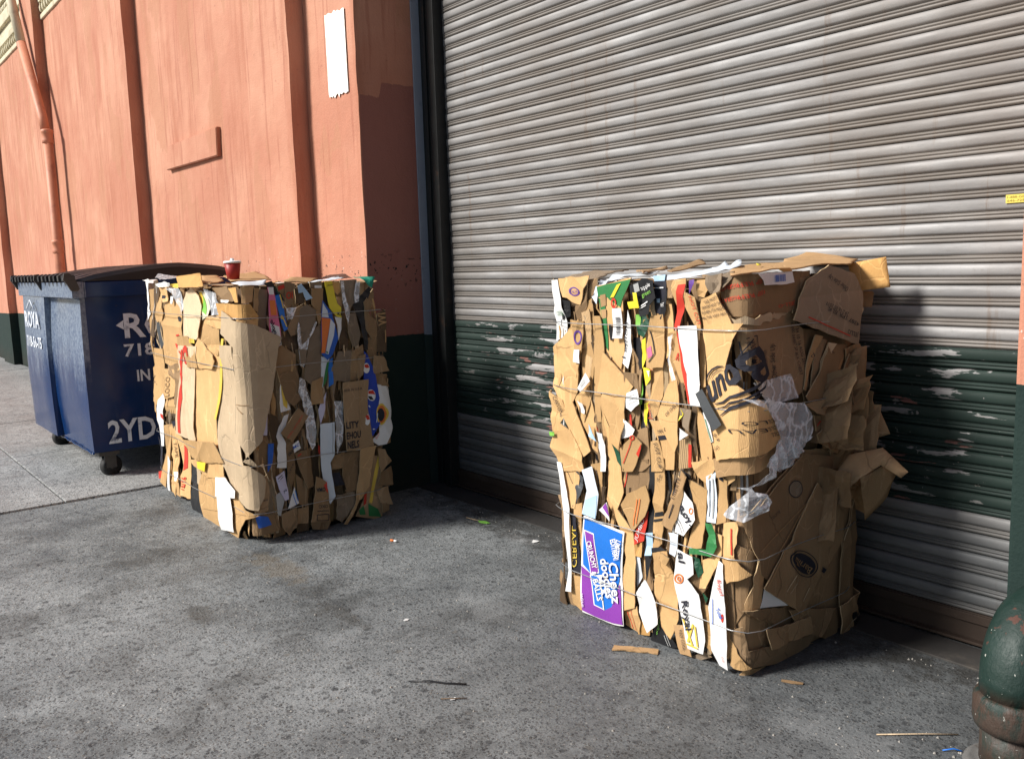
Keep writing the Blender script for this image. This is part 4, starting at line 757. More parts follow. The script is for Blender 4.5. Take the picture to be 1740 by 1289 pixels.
{"c":"brown","l":6,"p":[[0.071,0.157],[0.217,0.136],[0.328,0.134],[0.342,0.07],[0.101,0.077]]},
{"c":"brown2","l":4,"p":[[-0.045,0.152],[-0.005,0.182],[0.007,0.094],[0.391,0.043],[0.329,-0.037],[0.014,0.029],[-0.028,0.086]]},
{"c":"tan2","l":2,"p":[[0.003,0.024],[0.376,-0.057],[0.263,-0.059],[-0.001,-0.017],[-0.017,-0.001]]},
{"c":"brown","l":7,"p":[[0.526,0.119],[0.679,0.133],[0.717,0.074],[0.713,-0.005],[0.574,-0.068],[0.543,0.02]],"q":[["P","black",[[0.613,0.067],[0.639,0.068],[0.662,0.009],[0.638,0.007]]],["L","pale",[0.557,0.008],[0.71,0.068],0.003]]},
{"c":"brown","l":5,"p":[[0.203,0.19],[0.536,0.104],[0.553,0.005],[0.569,-0.063],[0.472,-0.002],[0.303,0.079]]},
{"c":"dark","l":4,"p":[[0.328,0.009],[0.497,-0.012],[0.617,-0.088],[0.499,-0.06]],"a":0.012},
{"c":"white","l":7,"p":[[-0.918,0.621],[-0.891,0.622],[-0.834,0.438],[-0.843,0.078],[-0.878,0.072],[-0.858,0.168],[-0.869,0.419]],"n":"white_board_edge","a":0.002},
{"c":"dark","l":3,"p":[[-0.961,0.621],[-0.939,0.624],[-0.892,0.409],[-0.912,0.147],[-0.895,-0.018],[-0.945,-0.009],[-0.917,0.145],[-0.914,0.404]]},
{"c":"tan","l":5,"p":[[-0.907,0.632],[-0.786,0.615],[-0.812,0.443],[-0.854,0.442],[-0.883,0.54]],"q":[["L","ink",[-0.87,0.593],[-0.83,0.542],0.002]]},
{"c":"slate","l":4,"p":[[-0.809,0.602],[-0.764,0.581],[-0.776,0.507],[-0.825,0.439]],"n":"plastic_film"},
{"c":"ice","l":6,"p":[[-0.763,0.612],[-0.707,0.636],[-0.673,0.529],[-0.678,0.429],[-0.758,0.433],[-0.735,0.532]],"q":[["P","sky",[[-0.739,0.495],[-0.679,0.524],[-0.678,0.43],[-0.753,0.434]]]],"n":"paper_sheet"},
{"c":"ink","l":5,"p":[[-0.846,0.421],[-0.8,0.409],[-0.797,0.165],[-0.855,0.158]],"q":[["T","CEREAL",[-0.843,0.183],[-0.827,0.366],[-0.814,0.191],"gold"]]},
{"c":"tan","l":4,"p":[[-0.819,0.455],[-0.769,0.472],[-0.802,0.14],[-0.822,0.202]],"q":[["T","BRE",[-0.806,0.354],[-0.785,0.388],[-0.811,0.368],"ink"]]},
{"c":"tan","l":5,"p":[[-0.858,0.149],[-0.802,0.149],[-0.798,-0.008],[-0.852,0.022]]},
{"c":"brown","l":3,"p":[[-0.94,0.139],[-0.876,0.065],[-0.862,-0.0],[-0.895,-0.018],[-0.951,-0.011]]},
{"c":"white","l":7,"p":[[-0.746,0.429],[-0.522,0.41],[-0.546,0.207],[-0.545,0.02],[-0.608,0.007],[-0.779,0.01],[-0.786,0.127],[-0.765,0.295]],"q":[["P","brightblue",[[-0.738,0.421],[-0.531,0.401],[-0.559,0.204],[-0.606,0.076],[-0.646,0.057],[-0.705,0.061],[-0.717,0.19],[-0.762,0.219]]],["P","violet",[[-0.773,0.211],[-0.717,0.189],[-0.7,0.064],[-0.646,0.056],[-0.606,0.082],[-0.558,0.19],[-0.548,0.026],[-0.609,0.014],[-0.707,0.013],[-0.776,0.019]]],["P","white",[[-0.741,0.373],[-0.685,0.369],[-0.668,0.207],[-0.719,0.187]]],["P","violet",[[-0.735,0.369],[-0.689,0.363],[-0.673,0.21],[-0.715,0.194]]],["P","white",[[-0.722,0.187],[-0.666,0.198],[-0.644,0.059],[-0.702,0.064]]],["P","brightblue",[[-0.715,0.185],[-0.672,0.192],[-0.651,0.064],[-0.697,0.068]]],["T","CRUNCHY",[-0.726,0.326],[-0.701,0.217],[-0.698,0.338],"white","fat"],["T","&",[-0.707,0.204],[-0.702,0.188],[-0.683,0.213],"white","fat"],["T","BALLS",[-0.704,0.171],[-0.679,0.087],[-0.676,0.183],"white","fat"],["T","Cheez",[-0.607,0.269],[-0.598,0.1],[-0.559,0.281],"white","fat"],["T","doodles",[-0.655,0.271],[-0.632,0.112],[-0.609,0.285],"white","fat"],["T","MIX",[-0.677,0.197],[-0.654,0.113],[-0.647,0.207],"white","fat"],["T","LIMITED",[-0.557,0.374],[-0.573,0.299],[-0.534,0.371],"white","fat"],["T","EDITION!",[-0.59,0.365],[-0.575,0.284],[-0.563,0.377],"white","fat"],["T","wise",[-0.774,0.093],[-0.77,0.035],[-0.757,0.1],"white"],["E","brown",[-0.632,0.194],[-0.621,0.198],[-0.633,0.182],0]],"n":"snack_carton","a":0.004,"lab":"blue and purple snack carton with white lettering"},
{"c":"white","l":9,"p":[[-0.643,0.476],[-0.601,0.515],[-0.582,0.443]],"q":[["P","violet",[[-0.621,0.491],[-0.603,0.512],[-0.585,0.46]]]],"n":"paper_sheet"},
{"c":"tan","l":6,"p":[[-0.629,0.663],[-0.571,0.679],[-0.546,0.553],[-0.566,0.487],[-0.485,0.415],[-0.477,0.321],[-0.49,0.116],[-0.565,0.079],[-0.568,0.157],[-0.523,0.309],[-0.54,0.396],[-0.622,0.511]]},
{"c":"tan","l":4,"p":[[-0.722,0.638],[-0.662,0.655],[-0.671,0.491],[-0.706,0.463]],"q":[["L","ink",[-0.692,0.622],[-0.685,0.538],0.004]]},
{"c":"tan","l":7,"p":[[-0.512,0.561],[-0.422,0.608],[-0.401,0.555],[-0.423,0.491],[-0.478,0.425],[-0.54,0.514]],"q":[["L","orange2",[-0.462,0.55],[-0.473,0.446],0.004],["L","orange2",[-0.449,0.553],[-0.459,0.456],0.004]]},
{"c":"brown","l":3,"p":[[-0.555,0.685],[-0.42,0.706],[-0.432,0.503],[-0.539,0.55]],"q":[["L","red",[-0.528,0.662],[-0.548,0.576],0.004]]},
{"c":"red","l":6,"p":[[-0.443,0.492],[-0.415,0.511],[-0.43,0.394],[-0.472,0.37],[-0.471,0.411]],"q":[["T","JUMBO",[-0.458,0.387],[-0.43,0.474],[-0.469,0.395],"white"]],"n":"printed_carton"},
{"c":"orange","l":5,"p":[[-0.479,0.367],[-0.436,0.387],[-0.443,0.327],[-0.479,0.324]]},
{"c":"black","l":4,"p":[[-0.421,0.707],[-0.395,0.711],[-0.394,0.338],[-0.424,0.235],[-0.429,0.329]]},
{"c":"sky","l":6,"p":[[-0.411,0.431],[-0.38,0.439],[-0.386,0.35],[-0.416,0.343]],"n":"paper_sheet"},
{"c":"ice","l":4,"p":[[-0.49,0.318],[-0.457,0.322],[-0.458,0.239],[-0.488,0.19]],"n":"paper_sheet"},
{"c":"brown","l":3,"p":[[-0.465,0.319],[-0.408,0.306],[-0.409,0.196],[-0.453,0.225]]},
{"c":"white","l":8,"p":[[-0.462,0.184],[-0.412,0.252],[-0.363,0.171],[-0.355,0.092],[-0.406,0.041],[-0.449,0.111]],"n":"foam_cup","a":0.012,"lab":"crushed white foam cup"},
{"c":"tan","l":5,"p":[[-0.553,0.088],[-0.483,0.116],[-0.465,0.058],[-0.478,0.004],[-0.559,0.015]],"q":[["L","red",[-0.534,0.08],[-0.517,0.014],0.004],["L","red",[-0.515,0.092],[-0.498,0.013],0.003]]},
{"c":"orange","l":4,"p":[[-0.49,0.077],[-0.423,0.042],[-0.432,0.011],[-0.487,0.0]]},
{"c":"tan","l":5,"p":[[-0.39,0.713],[-0.339,0.721],[-0.342,0.406],[-0.384,0.362],[-0.388,0.515]],"q":[["P","black",[[-0.384,0.511],[-0.341,0.525],[-0.341,0.508],[-0.384,0.495]]],["P","black",[[-0.384,0.486],[-0.343,0.498],[-0.343,0.49],[-0.384,0.477]]],["P","black",[[-0.386,0.379],[-0.343,0.392],[-0.317,0.385],[-0.386,0.362]]],["T","dUP",[-0.37,0.631],[-0.348,0.654],[-0.378,0.639],"ink"]]},
{"c":"tan","l":6,"p":[[-0.379,0.358],[-0.318,0.38],[-0.287,0.276],[-0.264,0.15],[-0.298,0.052],[-0.348,0.083],[-0.381,0.209]],"a":0.01},
{"c":"tan","l":7,"p":[[-0.33,0.375],[-0.295,0.361],[-0.31,0.331],[-0.339,0.347]]},
{"c":"tan2","l":8,"p":[[-0.243,0.695],[-0.217,0.675],[-0.282,0.47],[-0.331,0.485],[-0.318,0.521]],"q":[["T","LIBERTE",[-0.277,0.587],[-0.244,0.67],[-0.289,0.59],"ink"],["L","ink",[-0.298,0.512],[-0.277,0.568],0.004]],"t":1},
{"c":"black","l":5,"p":[[-0.257,0.696],[-0.218,0.683],[-0.21,0.584],[-0.258,0.625]]},
{"c":"white","l":7,"p":[[-0.246,0.633],[-0.197,0.589],[-0.182,0.529],[-0.231,0.46],[-0.276,0.464],[-0.271,0.523]],"q":[["T","Roy.",[-0.263,0.55],[-0.201,0.503],[-0.246,0.572],"ink","fat"],["E","orange2",[-0.203,0.556],[-0.192,0.558],[-0.203,0.544],0.6],["L","ink",[-0.273,0.516],[-0.235,0.466],0.002],["L","ink",[-0.266,0.524],[-0.227,0.475],0.002]],"n":"printed_carton","a":0.004},
{"c":"tan","l":5,"p":[[-0.218,0.664],[-0.137,0.642],[-0.164,0.429],[-0.227,0.413],[-0.195,0.53]]},
{"c":"tan","l":6,"p":[[-0.208,0.73],[-0.097,0.76],[-0.097,0.724],[-0.142,0.667],[-0.188,0.683]]},
{"c":"ice","l":5,"p":[[-0.313,0.452],[-0.266,0.456],[-0.28,0.368],[-0.305,0.375]],"n":"plastic_film"},
{"c":"white","l":7,"p":[[-0.256,0.407],[-0.188,0.394],[-0.183,0.331],[-0.216,0.303],[-0.165,0.259],[-0.141,0.092],[-0.15,0.04],[-0.217,0.04],[-0.249,0.156],[-0.277,0.287]],"q":[["T","al",[-0.252,0.398],[-0.248,0.36],[-0.223,0.401],"ink","fat"],["E","orange2",[-0.251,0.297],[-0.229,0.304],[-0.25,0.278],0.7],["E","orange2",[-0.251,0.297],[-0.242,0.3],[-0.251,0.287],0.4],["T","Royal",[-0.242,0.214],[-0.224,0.108],[-0.215,0.224],"ink","fat"],["L","gold",[-0.237,0.147],[-0.193,0.062],0.008],["L","gold",[-0.193,0.141],[-0.213,0.068],0.008],["L","gold",[-0.185,0.137],[-0.169,0.063],0.007],["L","gold",[-0.217,0.06],[-0.169,0.057],0.007]],"n":"printed_carton","lab":"white carton with black serif lettering"},
{"c":"green","l":8,"p":[[-0.128,0.533],[-0.097,0.536],[-0.071,0.462],[-0.101,0.417],[-0.186,0.409],[-0.19,0.43],[-0.124,0.437],[-0.112,0.489]],"n":"plastic_film","a":0.01,"lab":"green plastic scrap"},
{"c":"darkgreen","l":6,"p":[[-0.194,0.391],[-0.157,0.394],[-0.146,0.346],[-0.163,0.322]],"n":"plastic_film"},
{"c":"darkgreen","l":6,"p":[[-0.16,0.265],[-0.13,0.254],[-0.142,0.231]],"n":"plastic_film"},
{"c":"tan","l":6,"p":[[-0.109,0.5],[-0.064,0.497],[-0.064,0.429],[-0.136,0.291],[-0.167,0.283],[-0.151,0.389],[-0.112,0.411]]},
{"c":"brown","l":4,"p":[[-0.234,0.293],[-0.178,0.334],[-0.147,0.284],[-0.186,0.241]],"t":1},
{"c":"white","l":8,"p":[[-0.064,0.414],[-0.048,0.406],[-0.04,0.172],[-0.045,0.015],[-0.079,0.022],[-0.105,0.074],[-0.117,0.23]],"q":[["T","Bagel",[-0.07,0.344],[-0.057,0.292],[-0.053,0.349],"red"],["T","Total",[-0.08,0.235],[-0.064,0.202],[-0.067,0.245],"blue","fat"],["L","blue",[-0.094,0.269],[-0.098,0.172],0.003],["E","red",[-0.055,0.208],[-0.049,0.21],[-0.055,0.192],0],["T","Fresh",[-0.064,0.062],[-0.059,0.042],[-0.056,0.066],"red"]],"n":"printed_carton","lab":"white carton at the near corner"},
{"c":"tan","l":7,"p":[[-0.055,0.421],[-0.017,0.437],[0.005,0.381],[-0.033,0.34],[-0.051,0.366]],"t":1},
{"c":"tan","l":6,"p":[[-0.064,0.54],[-0.016,0.554],[-0.02,0.434],[-0.064,0.422]],"q":[["L","red",[-0.03,0.53],[-0.025,0.439],0.006]],"t":1},
{"c":"brown","l":4,"p":[[-0.071,0.356],[-0.027,0.343],[-0.026,0.168],[-0.06,0.151]]},
{"c":"black","l":5,"p":[[-0.417,0.004],[-0.363,0.118],[-0.319,0.063],[-0.286,0.013],[-0.313,-0.001],[-0.408,-0.014]],"q":[["T","organic",[-0.374,0.039],[-0.354,0.106],[-0.385,0.038],"lime"],["L","grey",[-0.333,0.052],[-0.317,0.009],0.003],["L","grey",[-0.344,0.045],[-0.328,0.006],0.003]],"n":"printed_pouch"},
{"c":"tan2","l":7,"p":[[-0.287,0.108],[-0.232,0.121],[-0.208,0.009],[-0.259,0.006],[-0.271,0.056]],"q":[["T","KEEP COOL",[-0.258,0.097],[-0.24,0.023],[-0.245,0.104],"ink"]]},
{"c":"greybrown","l":4,"p":[[-0.223,-0.001],[-0.163,0.039],[-0.126,0.032],[-0.203,-0.016]],"a":0.01},
{"c":"tan","l":5,"p":[[-0.18,0.219],[-0.14,0.218],[-0.121,0.049],[-0.153,0.084]]},
{"c":"tan","l":5,"p":[[-0.058,0.16],[-0.019,0.103],[0.01,0.037],[-0.039,0.036]],"t":2},
{"c":"ice","l":6,"p":[[-0.139,0.692],[-0.097,0.717],[-0.095,0.534],[-0.135,0.531]],"q":[["L","ink",[-0.123,0.682],[-0.124,0.552],0.003],["L","grey",[-0.108,0.691],[-0.109,0.549],0.006]],"n":"plastic_film"},
{"c":"tan","l":5,"p":[[-0.095,0.723],[-0.057,0.687],[-0.057,0.547],[-0.094,0.531]],"q":[["P","ink",[[-0.088,0.706],[-0.07,0.697],[-0.07,0.684],[-0.088,0.69]]]],"t":1},
{"c":"tan","l":4,"p":[[-0.108,0.756],[-0.028,0.769],[-0.028,0.697],[-0.071,0.659],[-0.108,0.707]]}],"L":[
{"c":"white","l":4,"p":[[-1.619,1.404],[-1.488,1.412],[-1.52,1.347],[-1.521,1.223],[-1.487,1.191],[-1.588,1.121],[-1.57,0.971],[-1.592,1.037],[-1.603,1.146],[-1.545,1.206],[-1.614,1.304]],"n":"paper_sheet","t":1},
{"c":"tan","l":3,"p":[[-1.532,1.338],[-1.378,1.347],[-1.435,1.232],[-1.528,0.989],[-1.498,0.874],[-1.618,0.78],[-1.651,0.863],[-1.533,1.039],[-1.533,1.189]]},
{"c":"dark","l":4,"p":[[-1.347,1.396],[-1.263,1.403],[-1.274,1.316],[-1.411,1.16],[-1.41,1.045],[-1.494,1.05]],"q":[["L","white",[-1.293,1.388],[-1.315,1.324],0.004],["L","white",[-1.38,1.275],[-1.437,1.159],0.004]],"n":"paper_sheet"},
{"c":"tan","l":5,"p":[[-1.372,1.267],[-1.245,1.309],[-1.206,1.198],[-1.266,1.133],[-1.387,1.161]]},
{"c":"slate","l":4,"p":[[-1.323,1.146],[-1.246,1.133],[-1.252,1.004],[-1.305,0.973]]},
{"c":"white","l":6,"p":[[-1.229,1.38],[-1.1,1.399],[-1.003,1.388],[-1.025,1.366],[-1.183,1.363]],"n":"plastic_film","a":0.012},
{"c":"gold","l":5,"p":[[-1.027,1.38],[-0.886,1.387],[-0.909,1.356],[-1.001,1.361]],"n":"plastic_film"},
{"c":"tan","l":5,"p":[[-1.231,1.364],[-1.078,1.364],[-1.113,1.275],[-1.193,1.268],[-1.233,1.309]],"q":[["P","ink",[[-1.206,1.313],[-1.145,1.311],[-1.155,1.294],[-1.207,1.293]]]]},
{"c":"tan","l":4,"p":[[-1.268,1.212],[-1.154,1.27],[-0.899,1.297],[-0.883,1.176],[-0.899,0.916],[-1.04,0.857],[-1.276,0.89],[-1.255,1.117]],"q":[["P","ink",[[-0.965,1.185],[-0.925,1.19],[-0.89,1.176],[-0.898,1.159],[-0.949,1.159]]],["P","black",[[-1.075,1.314],[-1.003,1.317],[-1.059,1.264],[-1.092,1.263]]]]},
{"c":"white","l":6,"p":[[-1.032,1.307],[-0.98,1.308],[-1.01,1.264],[-1.039,1.263]],"n":"paper_sheet"},
{"c":"film","l":6,"p":[[-1.075,1.357],[-0.865,1.358],[-0.824,1.276],[-0.858,1.197],[-0.881,1.245],[-0.976,1.327]],"n":"plastic_film"},
{"c":"pale","l":6,"p":[[-0.815,1.284],[-0.725,1.34],[-0.635,1.359],[-0.541,1.316],[-0.508,1.26],[-0.578,1.085],[-0.612,1.069],[-0.832,1.073]],"lab":"pale upright board"},
{"c":"cream","l":5,"p":[[-0.6,1.344],[-0.451,1.338],[-0.405,1.247],[-0.44,1.204],[-0.529,1.18],[-0.529,1.273]],"q":[["P","gold",[[-0.577,1.337],[-0.525,1.337],[-0.49,1.267],[-0.517,1.238]]],["P","lime",[[-0.502,1.322],[-0.459,1.274],[-0.458,1.211],[-0.514,1.231]]]],"n":"produce_bag"},
{"c":"film","l":6,"p":[[-0.431,1.359],[-0.278,1.333],[-0.217,1.238],[-0.236,1.219],[-0.364,1.212],[-0.39,1.276]],"n":"plastic_film","a":0.01},
{"c":"brown","l":3,"p":[[-0.372,1.359],[-0.174,1.367],[-0.064,1.294],[-0.237,1.281],[-0.302,1.283]]},
{"c":"orange","l":4,"p":[[-0.121,1.36],[-0.02,1.363],[-0.019,1.287],[-0.056,1.286]]},
{"c":"tan2","l":3,"p":[[-0.002,1.366],[0.053,1.365],[0.042,1.288],[-0.005,1.281]]},
{"c":"tan2","l":4,"p":[[0.053,1.357],[0.079,1.356],[0.066,1.234],[0.044,1.244]]},
{"c":"greybrown","l":2,"p":[[0.078,1.349],[0.127,1.341],[0.098,1.034],[0.049,1.039],[0.064,1.198]]},
{"c":"white","l":5,"p":[[-0.233,1.299],[-0.124,1.297],[-0.136,1.283],[-0.232,1.284]],"n":"paper_sheet"},
{"c":"orange","l":6,"p":[[-0.237,1.279],[0.02,1.277],[0.062,1.212],[0.035,1.192],[0.016,1.205],[-0.198,1.197]]},
{"c":"tan","l":5,"p":[[-0.199,1.192],[0.06,1.199],[0.025,1.059],[-0.022,1.096],[-0.209,1.143]],"q":[["L","brown",[-0.11,1.187],[-0.127,1.146],0.003],["L","brown",[-0.024,1.194],[0.031,1.106],0.003],["L","brown",[0.01,1.192],[-0.004,1.084],0.003]]},
{"c":"tan","l":6,"p":[[-0.473,1.161],[-0.244,1.135],[-0.271,1.001],[-0.389,1.001],[-0.516,1.059]]},
{"c":"tan","l":5,"p":[[-0.444,1.204],[-0.19,1.218],[-0.214,1.142],[-0.34,1.143],[-0.482,1.166]]},
{"c":"tan","l":3,"p":[[-0.611,1.177],[-0.486,1.188],[-0.545,1.056],[-0.639,1.051]]},
{"c":"white","l":6,"p":[[-0.205,1.143],[-0.163,1.142],[-0.166,1.128],[-0.194,1.127]],"n":"paper_sheet"},
{"c":"tan","l":8,"p":[[-0.924,1.078],[-0.744,1.078],[-0.627,1.011],[-0.586,0.911],[-0.831,0.899],[-0.92,1.001]],"q":[["P","red",[[-0.954,1.03],[-0.925,1.028],[-0.816,0.913],[-0.835,0.9]]],["L","red",[-0.929,1.077],[-0.877,1.084],0.01]],"a":0.012},
{"c":"tan","l":8,"p":[[-0.621,1.011],[-0.55,1.077],[-0.329,0.993],[-0.316,0.966],[-0.364,0.92],[-0.571,0.907]]},
{"c":"gold","l":7,"p":[[-0.711,1.076],[-0.634,1.068],[-0.627,1.045],[-0.686,1.046]],"n":"plastic_film"},
{"c":"tan","l":2,"p":[[-1.145,0.897],[-0.282,0.957],[-0.359,0.666],[-1.227,0.566]]},
{"c":"tan","l":5,"p":[[-1.277,0.849],[-1.086,0.856],[-1.126,0.691],[-1.288,0.659]],"q":[["T","LOCO",[-1.207,0.681],[-1.187,0.808],[-1.285,0.671],"brown"]]},
{"c":"tan","l":4,"p":[[-1.441,0.969],[-1.275,0.971],[-1.376,0.56],[-1.558,0.615]]},
{"c":"brown","l":5,"p":[[-1.223,0.862],[-1.027,0.9],[-1.005,0.768],[-1.078,0.594],[-1.139,0.659]]},
{"c":"tan","l":4,"p":[[-1.651,0.778],[-1.46,0.877],[-1.443,0.744],[-1.537,0.541],[-1.71,0.564]],"q":[["E","brown",[-1.531,0.762],[-1.485,0.766],[-1.538,0.736],0.6]],"t":1},
{"c":"film","l":4,"p":[[-1.862,0.84],[-1.6,0.96],[-1.581,0.911],[-1.651,0.778],[-1.786,0.802]],"n":"plastic_film","a":0.012},
{"c":"tan","l":3,"p":[[-1.701,0.682],[-1.444,0.706],[-1.517,0.529],[-1.66,0.425],[-1.664,0.512]],"t":1},
{"c":"white","l":6,"p":[[-1.467,0.63],[-1.348,0.684],[-1.312,0.655],[-1.408,0.333],[-1.482,0.323],[-1.463,0.496],[-1.488,0.552]],"q":[["P","red",[[-1.382,0.556],[-1.34,0.548],[-1.354,0.513],[-1.388,0.53]]]],"n":"paper_sheet"},
{"c":"tan","l":4,"p":[[-1.333,0.717],[-1.137,0.735],[-1.132,0.558],[-1.33,0.581]],"q":[["L","brown",[-1.273,0.706],[-1.267,0.608],0.008]]},
{"c":"dark","l":3,"p":[[-1.393,0.573],[-1.131,0.574],[-1.157,0.465],[-1.423,0.455]]},
{"c":"tan","l":4,"p":[[-1.757,0.396],[-1.649,0.41],[-1.589,0.174],[-1.584,0.087],[-1.768,0.044],[-1.673,0.187]]},
{"c":"ink","l":4,"p":[[-1.553,0.379],[-1.486,0.329],[-1.504,0.188],[-1.566,0.176]],"n":"paper_sheet"},
{"c":"red","l":5,"p":[[-1.568,0.135],[-1.49,0.157],[-1.488,0.114],[-1.552,0.092]],"n":"paper_sheet"},
{"c":"purple","l":5,"p":[[-1.712,0.164],[-1.643,0.193],[-1.651,0.112],[-1.716,0.099]],"n":"paper_sheet"},
{"c":"white","l":5,"p":[[-1.759,-0.007],[-1.642,0.061],[-1.589,0.057],[-1.652,0.023]],"n":"paper_sheet"},
{"c":"tan","l":5,"p":[[-1.382,0.471],[-1.197,0.502],[-1.323,0.303],[-1.409,0.063],[-1.509,0.084],[-1.408,0.29]]},
{"c":"white","l":6,"p":[[-1.335,0.285],[-1.309,0.247],[-1.351,0.044],[-1.387,0.043]],"n":"paper_sheet","a":0.002},
{"c":"tan","l":4,"p":[[-1.351,0.247],[-1.174,0.209],[-1.205,0.028],[-1.365,0.04]],"t":1},
{"c":"tan","l":5,"p":[[-1.258,0.478],[-1.151,0.492],[-1.171,0.21],[-1.297,0.018],[-1.337,0.064]],"q":[["T","TAPE",[-1.232,0.383],[-1.232,0.283],[-1.18,0.394],"brown"]]},
{"c":"white","l":7,"p":[[-1.21,0.198],[-1.128,0.212],[-1.156,0.148],[-1.212,0.138]],"n":"paper_sheet"},
{"c":"ink","l":5,"p":[[-1.197,0.523],[-1.126,0.536],[-1.126,0.495],[-1.183,0.481]]},
{"c":"tan","l":6,"p":[[-1.14,0.47],[-1.049,0.448],[-0.902,0.367],[-0.939,0.078],[-1.143,0.058],[-1.066,0.262]],"q":[["P","red",[[-1.002,0.4],[-0.948,0.384],[-0.972,0.261],[-1.067,0.227]]],["T","12/16",[-1.023,0.115],[-0.998,0.2],[-1.096,0.103],"red","fat"]],"t":1,"lab":"tan panel with red numerals"},
{"c":"pale","l":7,"p":[[-0.904,1.013],[-0.581,1.025],[-0.655,0.901],[-0.7,0.778],[-0.732,0.479],[-0.755,0.456],[-1.1,0.464],[-0.99,0.751]],"q":[["P","red",[[-0.861,0.993],[-0.823,1.002],[-0.926,0.757],[-1.003,0.473],[-1.051,0.471],[-0.974,0.753]]],["E","red",[-0.779,0.971],[-0.735,0.972],[-0.795,0.914],0.55],["P","red",[[-0.808,1.011],[-0.724,1.019],[-0.742,0.988],[-0.806,0.981]]],["L","brown",[-0.85,0.764],[-0.892,0.613],0.003]],"n":"printed_carton","lab":"pale panel with a long red stripe"},
{"c":"tan","l":6,"p":[[-0.596,1.018],[-0.253,1.035],[-0.328,0.812],[-0.403,0.632],[-0.402,0.465],[-0.497,0.48],[-0.753,0.458],[-0.716,0.7],[-0.668,0.855]],"q":[["L","brown",[-0.422,0.982],[-0.33,0.988],0.003],["L","brown",[-0.33,0.988],[-0.337,0.952],0.003],["L","brown",[-0.337,0.952],[-0.424,0.946],0.003],["L","brown",[-0.424,0.946],[-0.422,0.982],0.003]]},
{"c":"gold","l":8,"p":[[-0.209,1.093],[-0.178,1.094],[-0.27,0.819],[-0.348,0.641],[-0.372,0.638],[-0.303,0.816]],"n":"yellow_strap","a":0.001},
{"c":"pale","l":7,"p":[[-0.231,1.05],[-0.06,1.056],[-0.074,0.836],[-0.06,0.702],[-0.023,0.431],[-0.323,0.382],[-0.362,0.523],[-0.334,0.705]]},
{"c":"pale","l":9,"p":[[-0.161,1.237],[-0.05,1.207],[0.166,1.092],[0.14,1.037],[0.105,0.831],[-0.012,0.468],[0.013,0.437],[-0.037,0.638],[-0.034,0.842],[-0.019,1.056],[-0.185,1.118]],"q":[["L","ink",[-0.05,0.797],[-0.05,0.602],0.003],["L","brown",[-0.009,0.713],[-0.046,0.756],0.004],["L","brown",[-0.046,0.756],[0.005,0.756],0.004]],"a":0.007,"lab":"large pale sheet wrapped round the corner"},
{"c":"tan","l":9,"p":[[-0.94,0.444],[-0.416,0.499],[-0.297,0.403],[-0.588,0.357],[-0.803,0.355]]},
{"c":"tan","l":7,"p":[[-0.848,0.338],[-0.337,0.389],[-0.353,0.304],[-0.605,0.268],[-0.788,0.308]]},
{"c":"yellow","l":10,"p":[[-0.696,0.349],[-0.563,0.363],[-0.596,0.304],[-0.695,0.31]],"n":"paper_sheet","a":0.001},
{"c":"black","l":5,"p":[[-0.939,0.313],[-0.881,0.322],[-0.822,0.284],[-0.787,0.149],[-0.766,0.075],[-0.739,-0.101],[-0.973,-0.082],[-0.919,0.205]],"q":[["E","green",[-0.901,-0.037],[-0.87,-0.03],[-0.905,-0.056],0],["L","green",[-0.827,-0.033],[-0.796,-0.042],0.006]],"n":"plastic_film","a":0.008},
{"c":"tan2","l":3,"p":[[-1.028,-0.095],[-0.763,-0.11],[-0.725,-0.133],[-0.945,-0.134]],"t":1},
{"c":"pale","l":6,"p":[[-0.794,0.29],[-0.718,0.303],[-0.736,0.221],[-0.811,0.176]]},
{"c":"tan","l":7,"p":[[-0.685,0.287],[-0.476,0.298],[-0.336,0.315],[-0.016,0.184],[0.002,0.166],[-0.252,-0.052],[-0.643,-0.109],[-0.735,-0.043],[-0.751,0.08],[-0.771,0.186]],"q":[["L","brown",[-0.712,0.061],[-0.019,0.166],0.002]],"lab":"tan panel at the foot of the near corner"},
{"c":"pale","l":8,"p":[[-0.303,0.388],[-0.005,0.433],[0.034,0.347],[0.007,0.196],[-0.197,0.263]]},
{"c":"pale","l":9,"p":[[0.022,0.442],[0.015,0.436],[0.033,0.391],[0.047,0.346]]},
{"c":"white","l":10,"p":[[-0.429,0.3],[-0.278,0.326],[-0.118,0.281],[-0.126,0.239],[-0.437,0.19]],"q":[["P","ice",[[-0.306,0.282],[-0.142,0.269],[-0.144,0.254],[-0.292,0.255]]]],"n":"paper_sheet","a":0.003},
{"c":"white","l":10,"p":[[-0.401,0.195],[-0.204,0.229],[-0.171,0.143],[-0.182,0.038],[-0.401,0.0],[-0.388,0.112]],"q":[["L","ice",[-0.356,0.178],[-0.257,0.193],0.003],["L","ice",[-0.362,0.118],[-0.192,0.149],0.003]],"n":"paper_sheet","a":0.002},
{"c":"brown2","l":6,"p":[[-0.008,0.324],[0.047,0.379],[0.056,0.287],[0.042,0.185],[-0.001,0.171]],"q":[["T","recycled",[-0.034,0.238],[0.04,0.237],[-0.034,0.249],"ink"]]},
{"c":"tan","l":5,"p":[[-0.048,0.147],[-0.017,0.171],[-0.03,0.085],[-0.059,0.037]]},
{"c":"tan2","l":4,"p":[[-0.293,-0.062],[-0.108,0.054],[-0.132,-0.003],[-0.255,-0.058]]},
{"c":"brown","l":4,"p":[[-0.016,0.166],[0.096,0.15],[0.104,0.062],[-0.021,0.047]],"q":[["P","blue",[[-0.005,0.164],[0.04,0.147],[0.056,0.102],[0.004,0.092]]]]},
